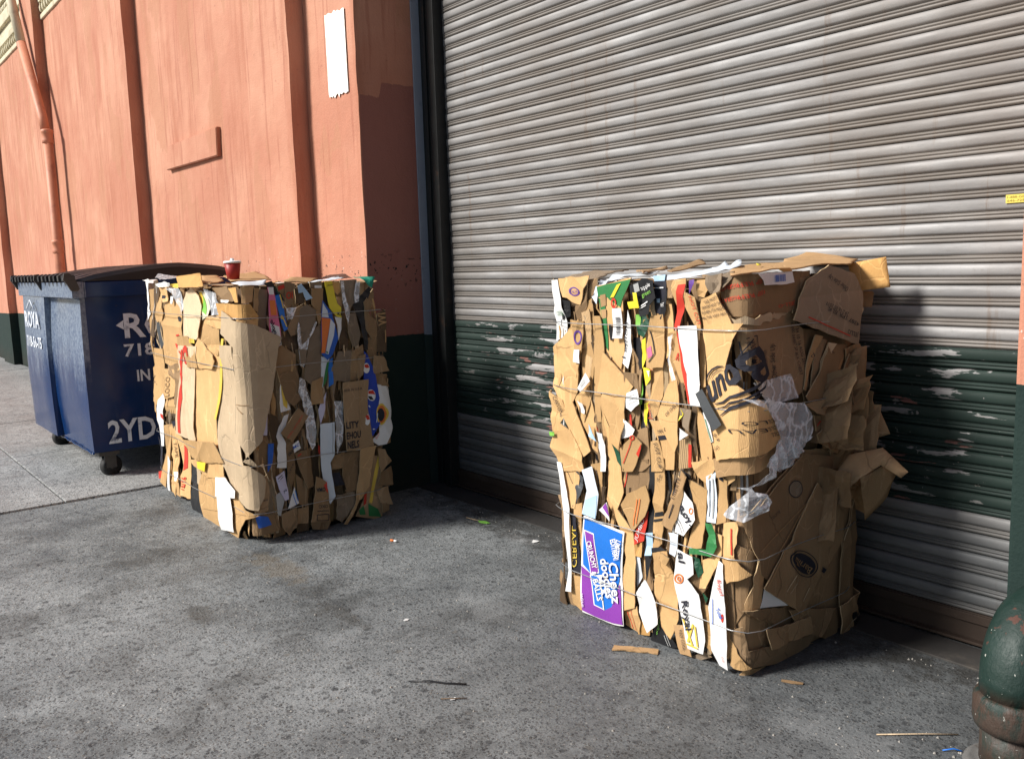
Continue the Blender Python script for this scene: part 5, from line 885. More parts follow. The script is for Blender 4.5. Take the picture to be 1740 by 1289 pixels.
{"c":"black","l":3,"p":[[0.11,1.38],[0.153,1.391],[0.201,1.317],[0.223,1.262],[0.195,1.275],[0.172,1.318]],"q":[["P","darkgreen",[[0.163,1.366],[0.175,1.354],[0.203,1.299],[0.19,1.306]]]],"n":"plastic_film"},
{"c":"pink","l":6,"p":[[0.122,1.359],[0.153,1.358],[0.162,1.295],[0.174,1.139],[0.171,1.055],[0.108,1.032],[0.114,1.167],[0.128,1.321]],"q":[["P","white",[[0.122,1.359],[0.153,1.358],[0.155,1.319],[0.128,1.321]]],["P","orange2",[[0.129,1.291],[0.158,1.29],[0.16,1.212],[0.127,1.213]]],["P","white",[[0.118,1.173],[0.167,1.151],[0.17,1.055],[0.131,1.046]]],["T","Snapple",[0.15,1.041],[0.119,1.182],[0.167,1.061],"ink","fat"],["E","pink",[0.128,1.088],[0.14,1.087],[0.126,1.064],0]],"n":"printed_pouch","lab":"pink and orange drink pouch"},
{"c":"brightblue","l":5,"p":[[0.162,1.313],[0.183,1.318],[0.208,1.263],[0.212,1.136],[0.191,1.124],[0.177,1.211]],"q":[["L","gold",[0.185,1.318],[0.205,1.245],0.006],["L","gold",[0.193,1.204],[0.208,1.148],0.006],["E","gold",[0.189,1.198],[0.197,1.197],[0.189,1.187],0]],"n":"printed_pouch"},
{"c":"brown","l":4,"p":[[0.173,1.375],[0.221,1.379],[0.234,1.316],[0.221,1.244],[0.193,1.3]],"q":[["P","red",[[0.181,1.36],[0.214,1.37],[0.22,1.352],[0.186,1.338]]]]},
{"c":"brown2","l":5,"p":[[0.218,1.385],[0.277,1.371],[0.26,1.272],[0.225,1.244]],"q":[["T","OI",[0.225,1.292],[0.262,1.296],[0.224,1.328],"red","fat"]]},
{"c":"dark","l":3,"p":[[0.277,1.35],[0.329,1.323],[0.332,1.268],[0.284,1.263]],"n":"plastic_film"},
{"c":"sky","l":7,"p":[[0.284,1.359],[0.308,1.37],[0.367,1.291],[0.331,1.28],[0.315,1.324],[0.288,1.321]],"n":"paper_sheet"},
{"c":"film","l":5,"p":[[0.218,1.244],[0.278,1.247],[0.248,1.188],[0.22,1.183]],"n":"plastic_film"},
{"c":"brown2","l":5,"p":[[0.217,1.136],[0.276,1.241],[0.318,1.263],[0.278,1.156],[0.269,1.106],[0.234,1.097]]},
{"c":"dark","l":2,"p":[[0.187,1.125],[0.27,1.106],[0.27,1.008],[0.188,1.04]]},
{"c":"greybrown","l":6,"p":[[0.265,1.12],[0.299,1.24],[0.34,1.256],[0.386,1.223],[0.375,1.168],[0.322,1.067],[0.3,0.944],[0.273,0.947]],"a":0.008},
{"c":"greybrown","l":6,"p":[[0.306,0.945],[0.336,1.103],[0.408,1.147],[0.393,0.861],[0.332,0.829],[0.295,0.864]],"a":0.006},
{"c":"film","l":7,"p":[[0.262,1.133],[0.275,1.169],[0.283,1.046],[0.317,1.068],[0.371,1.168],[0.376,1.156],[0.323,1.055],[0.294,0.922],[0.272,0.936],[0.262,1.084]],"n":"plastic_film"},
{"c":"tan2","l":5,"p":[[0.369,1.34],[0.436,1.337],[0.422,1.208],[0.391,1.147],[0.388,1.229],[0.363,1.254]]},
{"c":"greybrown","l":4,"p":[[0.361,1.377],[0.436,1.374],[0.437,1.339],[0.366,1.345]]},
{"c":"white","l":6,"p":[[0.386,1.358],[0.428,1.356],[0.427,1.342],[0.386,1.344]],"n":"paper_sheet"},
{"c":"black","l":3,"p":[[0.442,1.374],[0.469,1.323],[0.462,1.218],[0.439,1.275]]},
{"c":"yellow","l":6,"p":[[0.442,1.377],[0.489,1.378],[0.517,1.253],[0.537,1.233],[0.533,1.175],[0.505,1.183],[0.466,1.23],[0.452,1.324]],"q":[["T","Mango",[0.46,1.348],[0.498,1.358],[0.458,1.358],"ink"],["T","KI",[0.509,1.191],[0.533,1.186],[0.51,1.208],"ink","fat"]],"n":"printed_pouch","lab":"yellow printed bag"},
{"c":"white","l":5,"p":[[0.494,1.182],[0.537,1.176],[0.53,1.113],[0.508,1.052],[0.506,1.139]],"n":"paper_sheet"},
{"c":"blue","l":6,"p":[[0.428,1.276],[0.478,1.205],[0.506,1.065],[0.464,0.974],[0.435,0.95],[0.399,0.985],[0.403,1.098],[0.414,1.209]],"q":[["P","ice",[[0.427,1.263],[0.452,1.219],[0.456,1.181],[0.414,1.187]]],["P","orange2",[[0.412,1.184],[0.466,1.174],[0.418,0.991],[0.396,0.991]]],["P","ice",[[0.466,1.174],[0.49,1.142],[0.477,1.08],[0.438,0.981],[0.421,0.987]]],["P","green",[[0.421,1.002],[0.438,0.995],[0.43,0.983]]]],"n":"printed_bag","lab":"blue white and orange striped bag"},
{"c":"ice","l":5,"p":[[0.399,0.973],[0.447,0.956],[0.402,0.797],[0.396,0.848]],"q":[["P","green",[[0.43,0.933],[0.446,0.95],[0.431,0.844],[0.401,0.797]]]],"n":"paper_sheet"},
{"c":"brightblue","l":5,"p":[[0.445,0.95],[0.468,0.961],[0.466,0.815],[0.437,0.799]],"n":"plastic_film"},
{"c":"orange","l":4,"p":[[0.496,1.372],[0.539,1.37],[0.546,1.32],[0.526,1.301],[0.494,1.339]]},
{"c":"tan2","l":4,"p":[[0.519,1.29],[0.551,1.288],[0.548,1.238],[0.523,1.244]]},
{"c":"greybrown","l":5,"p":[[0.542,1.379],[0.642,1.379],[0.62,1.253],[0.596,1.217],[0.565,1.192],[0.549,1.276]],"a":0.01},
{"c":"film","l":6,"p":[[0.636,1.373],[0.663,1.365],[0.645,1.258],[0.614,1.252],[0.622,1.317]],"n":"plastic_film"},
{"c":"film","l":7,"p":[[0.541,1.376],[0.555,1.376],[0.568,1.256],[0.587,1.211],[0.561,1.137],[0.551,1.194]],"n":"plastic_film"},
{"c":"greybrown","l":6,"p":[[0.568,1.193],[0.62,1.196],[0.641,1.08],[0.623,1.016],[0.592,1.009],[0.565,1.085]],"a":0.008},
{"c":"black","l":5,"p":[[0.61,1.241],[0.717,1.338],[0.732,1.324],[0.682,1.205],[0.683,0.986],[0.663,0.98],[0.647,1.142]],"n":"plastic_film"},
{"c":"dark","l":3,"p":[[0.52,1.139],[0.573,1.084],[0.575,1.008],[0.518,1.0]]},
{"c":"brown","l":6,"p":[[0.679,1.25],[0.743,1.324],[0.751,1.266],[0.704,1.191],[0.747,1.149],[0.75,1.059],[0.711,1.048],[0.677,1.103]],"a":0.01},
{"c":"dark","l":5,"p":[[0.759,1.181],[0.829,1.203],[0.844,1.065],[0.812,1.04],[0.8,0.962],[0.747,0.967]],"q":[["T","WI",[0.8,1.114],[0.797,1.186],[0.763,1.113],"tan2","fat"],["L","tan2",[0.791,1.088],[0.791,1.016],0.004]],"t":1,"lab":"dark crumpled bag with pale letters"},
{"c":"brown","l":5,"p":[[0.678,1.051],[0.746,1.059],[0.743,0.877],[0.689,0.861]]},
{"c":"brown2","l":6,"p":[[0.72,0.951],[0.78,0.939],[0.798,0.852],[0.713,0.846]],"a":0.01},
{"c":"brown","l":6,"p":[[0.722,0.86],[0.796,0.832],[0.84,0.801],[0.83,0.748],[0.732,0.785]],"a":0.01,"t":1},
{"c":"greybrown","l":5,"p":[[0.463,0.904],[0.51,0.988],[0.589,0.988],[0.589,0.86],[0.57,0.809],[0.493,0.83],[0.466,0.737]]},
{"c":"brown","l":5,"p":[[0.587,0.982],[0.656,1.015],[0.666,0.949],[0.615,0.823],[0.578,0.821]]},
{"c":"brown2","l":6,"p":[[0.625,0.953],[0.665,0.962],[0.651,0.847],[0.617,0.818]]},
{"c":"brown2","l":8,"p":[[0.517,0.812],[0.676,0.814],[0.659,0.656],[0.685,0.434],[0.593,0.429],[0.514,0.435],[0.508,0.624]],"q":[["T","ADE IN U.S.A",[0.517,0.764],[0.631,0.767],[0.516,0.778],"ink"],["T","LITY",[0.513,0.56],[0.592,0.557],[0.513,0.597],"ink","fat"],["T","EHOU",[0.511,0.5],[0.601,0.499],[0.512,0.539],"ink","fat"],["T","NELS",[0.515,0.445],[0.588,0.444],[0.515,0.486],"ink","fat"],["L","tan2",[0.616,0.811],[0.593,0.436],0.003]],"n":"printed_carton","lab":"brown carton with dark blue block lettering"},
{"c":"brown","l":5,"p":[[0.805,0.801],[0.851,0.79],[0.848,0.589],[0.807,0.433],[0.776,0.431],[0.8,0.582]]},
{"c":"white","l":6,"p":[[0.74,0.783],[0.813,0.755],[0.802,0.716],[0.797,0.516],[0.774,0.432],[0.719,0.432],[0.673,0.467],[0.731,0.505]],"q":[["E","orange2",[0.75,0.609],[0.786,0.605],[0.747,0.547],0],["E","gold",[0.75,0.609],[0.786,0.605],[0.747,0.547],0.82],["E","ink",[0.744,0.607],[0.768,0.604],[0.742,0.57],0],["T","Sun",[0.706,0.469],[0.727,0.499],[0.696,0.481],"red"]],"n":"printed_bag"},
{"c":"blue2","l":7,"p":[[0.659,0.98],[0.679,0.959],[0.722,0.864],[0.747,0.703],[0.727,0.64],[0.734,0.559],[0.689,0.499],[0.657,0.464],[0.628,0.521],[0.638,0.638],[0.655,0.799]],"q":[["E","white",[0.671,0.882],[0.691,0.877],[0.669,0.853],0],["P","red",[[0.66,0.904],[0.68,0.904],[0.69,0.883],[0.671,0.882],[0.659,0.89]]],["E","white",[0.691,0.726],[0.717,0.721],[0.689,0.694],0],["P","red",[[0.676,0.751],[0.704,0.753],[0.716,0.727],[0.695,0.732],[0.675,0.735]]],["P","ink",[[0.669,0.723],[0.691,0.72],[0.701,0.699],[0.679,0.702]]],["E","white",[0.649,0.594],[0.666,0.592],[0.647,0.561],0],["P","red",[[0.639,0.618],[0.659,0.619],[0.665,0.592],[0.647,0.591]]],["L","ice",[0.719,0.621],[0.708,0.569],0.005],["L","ice",[0.68,0.534],[0.695,0.532],0.006],["L","ice",[0.666,0.671],[0.673,0.66],0.006]],"n":"printed_wrapper","lab":"blue soft drink wrapper with round emblems"},
{"c":"brown","l":4,"p":[[0.117,1.034],[0.177,1.054],[0.251,0.998],[0.255,0.862],[0.152,0.897]]},
{"c":"brown","l":6,"p":[[0.146,0.9],[0.258,0.906],[0.275,0.756],[0.225,0.721],[0.182,0.76]]},
{"c":"white","l":5,"p":[[0.158,0.843],[0.173,0.829],[0.21,0.704],[0.148,0.697]],"q":[["P","gold",[[0.161,0.836],[0.175,0.826],[0.195,0.74],[0.188,0.71],[0.167,0.731]]]],"n":"paper_sheet"},
{"c":"tan2","l":6,"p":[[0.339,0.842],[0.403,0.86],[0.4,0.715],[0.327,0.714]]},
{"c":"film","l":7,"p":[[0.258,0.874],[0.29,0.858],[0.328,0.722],[0.339,0.582],[0.327,0.495],[0.305,0.473],[0.282,0.54],[0.283,0.653],[0.269,0.742],[0.253,0.794]],"n":"plastic_film","a":0.012},
{"c":"dark","l":3,"p":[[0.084,0.695],[0.129,0.677],[0.151,0.63],[0.12,0.548],[0.087,0.564]]},
{"c":"brown","l":3,"p":[[0.025,0.575],[0.064,0.581],[0.112,0.45],[0.097,0.328],[0.011,0.381]]},
{"c":"lilac","l":5,"p":[[0.072,0.716],[0.08,0.709],[0.063,0.585],[0.039,0.589]],"n":"paper_sheet","a":0.001},
{"c":"white","l":5,"p":[[0.172,0.672],[0.2,0.681],[0.169,0.599],[0.147,0.571],[0.164,0.525],[0.161,0.393],[0.108,0.402],[0.122,0.531],[0.114,0.57],[0.136,0.616]],"n":"paper_sheet","t":1},
{"c":"brown","l":8,"p":[[0.244,0.709],[0.295,0.659],[0.197,0.535],[0.135,0.588]],"q":[["T","KEEP FROZEN",[0.165,0.562],[0.258,0.67],[0.171,0.555],"red"]],"n":"printed_carton"},
{"c":"blue","l":5,"p":[[0.066,0.54],[0.1,0.535],[0.086,0.432],[0.056,0.386]],"n":"plastic_film"},
{"c":"lilac","l":6,"p":[[0.093,0.357],[0.15,0.378],[0.162,0.263],[0.166,0.218],[0.141,0.215],[0.11,0.285]],"q":[["L","ink",[0.104,0.343],[0.135,0.359],0.004],["L","ink",[0.107,0.33],[0.141,0.349],0.003],["T","74",[0.137,0.255],[0.155,0.268],[0.132,0.269],"ink"]],"n":"paper_sheet"},
{"c":"grey","l":5,"p":[[0.092,0.256],[0.133,0.273],[0.14,0.222],[0.11,0.138],[0.094,0.148]]},
{"c":"brown","l":4,"p":[[0.173,0.541],[0.219,0.515],[0.213,0.333],[0.187,0.268],[0.17,0.404]],"q":[["T","DO",[0.183,0.452],[0.208,0.473],[0.178,0.465],"ink","fat"],["T","LITE",[0.184,0.358],[0.21,0.41],[0.175,0.359],"ink"]]},
{"c":"white","l":6,"p":[[0.201,0.514],[0.233,0.534],[0.247,0.488],[0.208,0.468]],"q":[["T","MC",[0.202,0.489],[0.237,0.505],[0.2,0.505],"blue","fat"]],"n":"paper_sheet"},
{"c":"brown","l":6,"p":[[0.214,0.462],[0.303,0.479],[0.316,0.266],[0.274,0.26]],"q":[["L","red",[0.229,0.447],[0.25,0.456],0.006]]},
{"c":"white","l":5,"p":[[0.201,0.28],[0.22,0.187],[0.151,0.168],[0.189,0.244]],"q":[["L","brightblue",[0.203,0.26],[0.216,0.201],0.004],["L","brightblue",[0.192,0.243],[0.202,0.184],0.004]],"n":"paper_sheet"},
{"c":"brown2","l":6,"p":[[0.114,0.146],[0.202,0.167],[0.195,0.072],[0.151,0.023],[0.115,0.075]]},
{"c":"brown","l":5,"p":[[0.21,0.157],[0.272,0.157],[0.261,0.069],[0.204,0.074]]},
{"c":"brown","l":3,"p":[[0.222,0.343],[0.285,0.268],[0.277,0.154],[0.224,0.177]],"a":0.01},
{"c":"brown","l":7,"p":[[0.322,0.318],[0.376,0.282],[0.392,0.208],[0.389,0.052],[0.275,0.075],[0.308,0.205]],"q":[["T","OMA",[0.372,0.25],[0.318,0.254],[0.372,0.228],"ink","fat"],["T","OKO",[0.38,0.152],[0.325,0.159],[0.38,0.132],"ink"],["L","ink",[0.313,0.126],[0.385,0.115],0.004],["L","ink",[0.311,0.107],[0.383,0.095],0.004],["L","ink",[0.309,0.075],[0.381,0.061],0.004],["L","ink",[0.311,0.107],[0.309,0.075],0.004],["L","ink",[0.383,0.095],[0.381,0.061],0.004]]},
{"c":"brown2","l":4,"p":[[0.285,0.068],[0.399,0.045],[0.381,0.003],[0.299,0.019]],"a":0.01},
{"c":"ice","l":7,"p":[[0.364,0.604],[0.449,0.605],[0.44,0.42],[0.417,0.378],[0.436,0.186],[0.401,0.146],[0.377,0.216],[0.361,0.374],[0.359,0.464]],"q":[["L","grey",[0.436,0.6],[0.429,0.428],0.004]],"lab":"long white board strip"},
{"c":"red","l":5,"p":[[0.352,0.489],[0.37,0.474],[0.363,0.422],[0.351,0.45]],"n":"paper_sheet"},
{"c":"red","l":8,"p":[[0.365,0.292],[0.386,0.275],[0.382,0.216],[0.368,0.245]],"n":"paper_sheet"},
{"c":"lilac","l":6,"p":[[0.363,0.686],[0.425,0.773],[0.396,0.65],[0.371,0.601]],"n":"paper_sheet"},
{"c":"ink","l":4,"p":[[0.436,0.313],[0.48,0.312],[0.504,0.235],[0.438,0.24]],"n":"plastic_film"},
{"c":"film","l":6,"p":[[0.461,0.718],[0.519,0.711],[0.498,0.494],[0.464,0.42],[0.455,0.5]],"n":"plastic_film","a":0.012},
{"c":"brown","l":4,"p":[[0.442,0.41],[0.514,0.424],[0.501,0.335],[0.437,0.333]]},
{"c":"greybrown","l":5,"p":[[0.446,0.188],[0.555,0.187],[0.558,0.12],[0.464,0.031],[0.43,0.058]],"a":0.012},
{"c":"brown","l":5,"p":[[0.502,0.414],[0.605,0.417],[0.584,0.195],[0.517,0.193],[0.495,0.297]]},
{"c":"tan2","l":7,"p":[[0.597,0.427],[0.694,0.432],[0.644,0.207],[0.565,0.115],[0.499,0.014],[0.478,0.018],[0.551,0.124],[0.59,0.296]]},
{"c":"brown2","l":4,"p":[[0.694,0.369],[0.751,0.359],[0.735,0.008],[0.695,-0.002],[0.563,0.043],[0.637,0.164],[0.657,0.254]],"q":[["P","gold",[[0.725,0.364],[0.745,0.354],[0.666,0.097],[0.648,0.108]]],["P","green",[[0.641,0.102],[0.705,0.055],[0.727,0.003],[0.643,0.026]]],["P","green",[[0.58,0.074],[0.61,0.095],[0.622,0.039],[0.585,0.046]]],["P","red",[[0.618,0.154],[0.637,0.164],[0.629,0.105],[0.61,0.095]]]],"n":"printed_carton","lab":"green and yellow fruit carton"},
{"c":"brown2","l":6,"p":[[0.718,0.414],[0.764,0.4],[0.798,0.32],[0.732,0.269]],"a":0.01},
{"c":"brown","l":6,"p":[[0.725,0.272],[0.804,0.285],[0.79,0.185],[0.705,0.193]],"a":0.01,"t":1},
{"c":"brown2","l":6,"p":[[0.697,0.175],[0.775,0.181],[0.784,0.07],[0.715,0.096]],"a":0.01},
{"c":"brown","l":6,"p":[[0.722,0.089],[0.777,0.092],[0.774,0.036],[0.726,0.032]],"a":0.01}]}
LOOSE={"R":[
{"c":"greybrown","p":[[-2.765,2.5,1.382],[-2.898,2.75,1.398],[-2.78,2.9,1.402],[-2.613,2.6,1.389],[-2.515,2.45,1.377],[-2.634,2.42,1.367]],"a":0.006},
{"c":"ice","p":[[-2.506,2.4,1.273],[-2.481,2.4,1.347],[-2.472,2.42,1.373],[-2.487,2.5,1.388],[-2.418,2.7,1.396],[-2.341,2.6,1.391],[-2.374,2.45,1.383],[-2.413,2.4,1.372],[-2.443,2.385,1.347],[-2.461,2.385,1.279]],"a":0.008,"n":"plastic_film"},
{"c":"brown","p":[[-2.381,2.7,1.4],[-2.384,2.9,1.438],[-2.365,2.9,1.438],[-2.307,2.85,1.421],[-2.243,2.7,1.408],[-2.269,2.6,1.398]],"a":0.006},
{"c":"brown2","p":[[-2.454,2.6,1.402],[-2.513,2.85,1.413],[-2.463,2.8,1.403],[-2.323,2.5,1.399]],"a":0.006},
{"c":"ice","p":[[-2.214,2.42,1.381],[-2.166,2.45,1.388],[-2.077,2.6,1.402],[-2.135,2.75,1.432],[-2.075,2.7,1.412],[-2.096,2.8,1.434],[-1.947,2.6,1.415],[-1.927,2.45,1.396],[-2.141,2.39,1.36]],"a":0.006,"n":"plastic_film","lab":"white film lying along the top edge"},
{"c":"tan2","p":[[-1.76,2.296,1.388],[-1.745,2.511,1.405],[-1.745,2.632,1.398],[-1.745,2.784,1.411],[-1.745,2.974,1.41],[-1.85,3.199,1.421],[-2.1,3.297,1.46],[-2.1,3.083,1.43],[-2.0,2.93,1.42],[-2.0,2.638,1.412],[-1.9,2.473,1.396]],"a":0.004,"lab":"tan sheet lying over the top edge"},
{"c":"orange","p":[[-1.73,2.501,1.404],[-1.73,2.575,1.403],[-1.73,2.588,1.391],[-1.73,2.541,1.39]],"a":0.006},
{"c":"yellow","p":[[-1.9,2.621,1.422],[-1.9,2.65,1.421],[-1.88,2.622,1.415],[-1.88,2.599,1.415]],"a":0.006,"n":"paper_sheet"},
{"c":"orange","p":[[-1.812,3.06,1.406],[-1.79,3.06,1.409],[-1.678,3.09,1.427],[-1.659,3.09,1.318],[-1.767,3.05,1.304],[-1.789,3.05,1.354]],"a":0.004,"lab":"orange brown flap jutting past the top corner","t":1},
{"c":"brown2","p":[[-1.817,3.1,1.302],[-1.752,3.13,1.301],[-1.744,3.13,1.294],[-1.751,3.13,1.241],[-1.811,3.1,1.241]],"a":0.006},
{"c":"brown2","p":[[-1.724,2.86,0.655],[-1.694,2.9,0.722],[-1.612,2.98,0.747],[-1.525,3.0,0.668],[-1.548,2.99,0.644],[-1.607,2.96,0.686],[-1.651,2.9,0.642],[-1.676,2.88,0.609]],"a":0.012,"lab":"folded flap jutting from the side","t":1},
{"c":"brown","p":[[-1.651,2.9,0.642],[-1.606,3.0,0.68],[-1.584,3.03,0.649],[-1.615,3.03,0.562],[-1.684,3.0,0.457]],"a":0.008},
{"c":"brown2","p":[[-1.695,3.0,0.905],[-1.666,3.04,0.884],[-1.627,3.06,0.782],[-1.691,3.03,0.759],[-1.711,3.0,0.852]],"a":0.012},
{"c":"brown2","p":[[-1.725,2.98,1.097],[-1.707,3.02,1.107],[-1.718,3.04,0.937],[-1.727,3.0,0.96]],"a":0.008}],"L":[
{"c":"orange","p":[[-5.292,1.72,1.427],[-4.95,1.74,1.443],[-4.766,1.69,1.37],[-5.001,1.69,1.365],[-5.171,1.69,1.364]],"a":0.004,"lab":"orange brown box end standing on the top edge"},
{"c":"tan2","p":[[-5.537,1.95,1.426],[-5.668,2.1,1.424],[-5.015,1.9,1.395],[-4.834,1.75,1.383],[-4.881,1.73,1.387]],"a":0.006},
{"c":"tan2","p":[[-5.286,2.0,1.422],[-5.53,2.3,1.441],[-5.373,2.3,1.418],[-4.816,2.1,1.391],[-4.783,1.85,1.395]],"a":0.006},
{"c":"ice","p":[[-4.656,1.8,1.384],[-4.651,1.85,1.393],[-4.654,2.0,1.394],[-4.565,1.95,1.368],[-4.53,1.8,1.372]],"a":0.006,"n":"paper_sheet"},
{"c":"film","p":[[-6.288,1.9,1.416],[-6.369,1.95,1.446],[-6.135,2.0,1.428],[-5.679,1.85,1.414],[-5.786,1.8,1.41]],"a":0.006,"n":"plastic_film"},
{"c":"white","p":[[-6.026,1.74,1.409],[-6.07,1.85,1.408],[-5.746,1.75,1.396],[-5.803,1.71,1.391]],"a":0.006,"n":"paper_sheet"},
{"c":"tan2","p":[[-4.45,2.007,1.39],[-4.6,2.12,1.403],[-4.6,2.166,1.404],[-4.55,2.259,1.395],[-4.42,2.143,1.376],[-4.4,2.003,1.383]],"a":0.006},
{"c":"ice","p":[[-4.41,2.128,1.378],[-4.6,2.411,1.4],[-4.5,2.395,1.39],[-4.41,2.218,1.381],[-4.4,2.133,1.372]],"a":0.006,"n":"plastic_film"},
{"c":"black","p":[[-4.7,2.409,1.409],[-4.7,2.497,1.409],[-4.55,2.475,1.387],[-4.5,2.379,1.384],[-4.55,2.385,1.399],[-4.6,2.294,1.393]],"a":0.006,"n":"plastic_film"},
{"c":"teal","p":[[-4.5,2.449,1.395],[-4.38,2.523,1.392],[-4.36,2.488,1.33],[-4.38,2.435,1.383]],"a":0.003,"n":"printed_carton","lab":"green flap at the far top corner"}]}
def prints(sh_, o, qs):
    lift = .0022
    for q in qs:
        k = q[0]
        if k == 'P': sh_.build('printed_area', q[1], 0, 0, o, lift, [tuple(p) for p in q[2]]); lift += .0007
        elif k == 'T':
            s_, p0, p1, p2, col = q[1:6]; vv, ff = text_mesh(s_, len(q) > 6)
            sh_.stamp([(p0[0]+(p1[0]-p0[0])*x+(p2[0]-p0[0])*y, p0[1]+(p1[1]-p0[1])*x+(p2[1]-p0[1])*y) for x, y in vv], ff, col, o, 'lettering', lift+.002)
        elif k == 'E':
            col, ce, a, b, inn = q[1:6]; n = 28; A = (a[0]-ce[0], a[1]-ce[1]); B = (b[0]-ce[0], b[1]-ce[1])
            ring = [(math.cos(2*math.pi*i/n), math.sin(2*math.pi*i/n)) for i in range(n)]
            vv = [(ce[0]+A[0]*c_+B[0]*s_, ce[1]+A[1]*c_+B[1]*s_) for c_, s_ in ring]
            if inn: vv += [(ce[0]+(A[0]*c_+B[0]*s_)*inn, ce[1]+(A[1]*c_+B[1]*s_)*inn) for c_, s_ in ring]; ff = [(i, (i+1) % n, n+(i+1) % n, n+i) for i in range(n)]
            else: vv += [(ce[0]+(A[0]*c_+B[0]*s_)*.5, ce[1]+(A[1]*c_+B[1]*s_)*.5) for c_, s_ in ring]+[tuple(ce)]; ff = [(i, (i+1) % n, n+(i+1) % n, n+i) for i in range(n)]+[(n+i, n+(i+1) % n, 2*n) for i in range(n)]
            sh_.stamp(vv, ff, col, o, 'emblem', lift); lift += .0007
        elif k == 'B':
            col, p0, p1, p2, nb = q[1:6]; vv, ff = [], []; rb = random.Random(nb)
            for i in range(nb):
                t0 = i/nb; t1 = t0+rb.choice((.3, .45, .7))/nb
                for t, h in ((t0, 0), (t1, 0), (t1, 1), (t0, 1)): vv.append((p0[0]+(p1[0]-p0[0])*t+(p2[0]-p0[0])*h, p0[1]+(p1[1]-p0[1])*t+(p2[1]-p0[1])*h))
                ff.append(tuple(range(i*4, i*4+4)))
            sh_.stamp(vv, ff, col, o, 'barcode', lift+.001)
        elif k == 'C':
            cp = [Vector(p) for p in q[2]]; wd = q[3]; vv, ff = [], []
            for i in range(len(cp)):
                dd = cp[min(i+1, len(cp)-1)]-cp[max(0, i-1)]; nn = Vector((-dd.y, dd.x)).normalized()*wd/2*(.35 if i in (0, len(cp)-1) else 1); vv += [tuple(cp[i]+nn), tuple(cp[i]-nn)]
            ff = [(2*i, 2*i+1, 2*i+3, 2*i+2) for i in range(len(cp)-1)]
            sh_.stamp(vv, ff, q[1], o, 'emblem', lift+.003)
        elif k == 'L':
            col, p0, p1, wd = q[1:5]; a, b = Vector(p0), Vector(p1); L = (b-a).length or 1e-6; nn = Vector((-(b-a).y, (b-a).x))/L*wd/2; n = max(1, int(L/.02)); vv, ff = [], []
            for i in range(n+1): c_ = a+(b-a)*i/n; vv += [tuple(c_+nn), tuple(c_-nn)]
            ff = [(2*i, 2*i+1, 2*i+3, 2*i+2) for i in range(n)]
            sh_.stamp(vv, ff, col, o, 'printed_line', lift+.001)

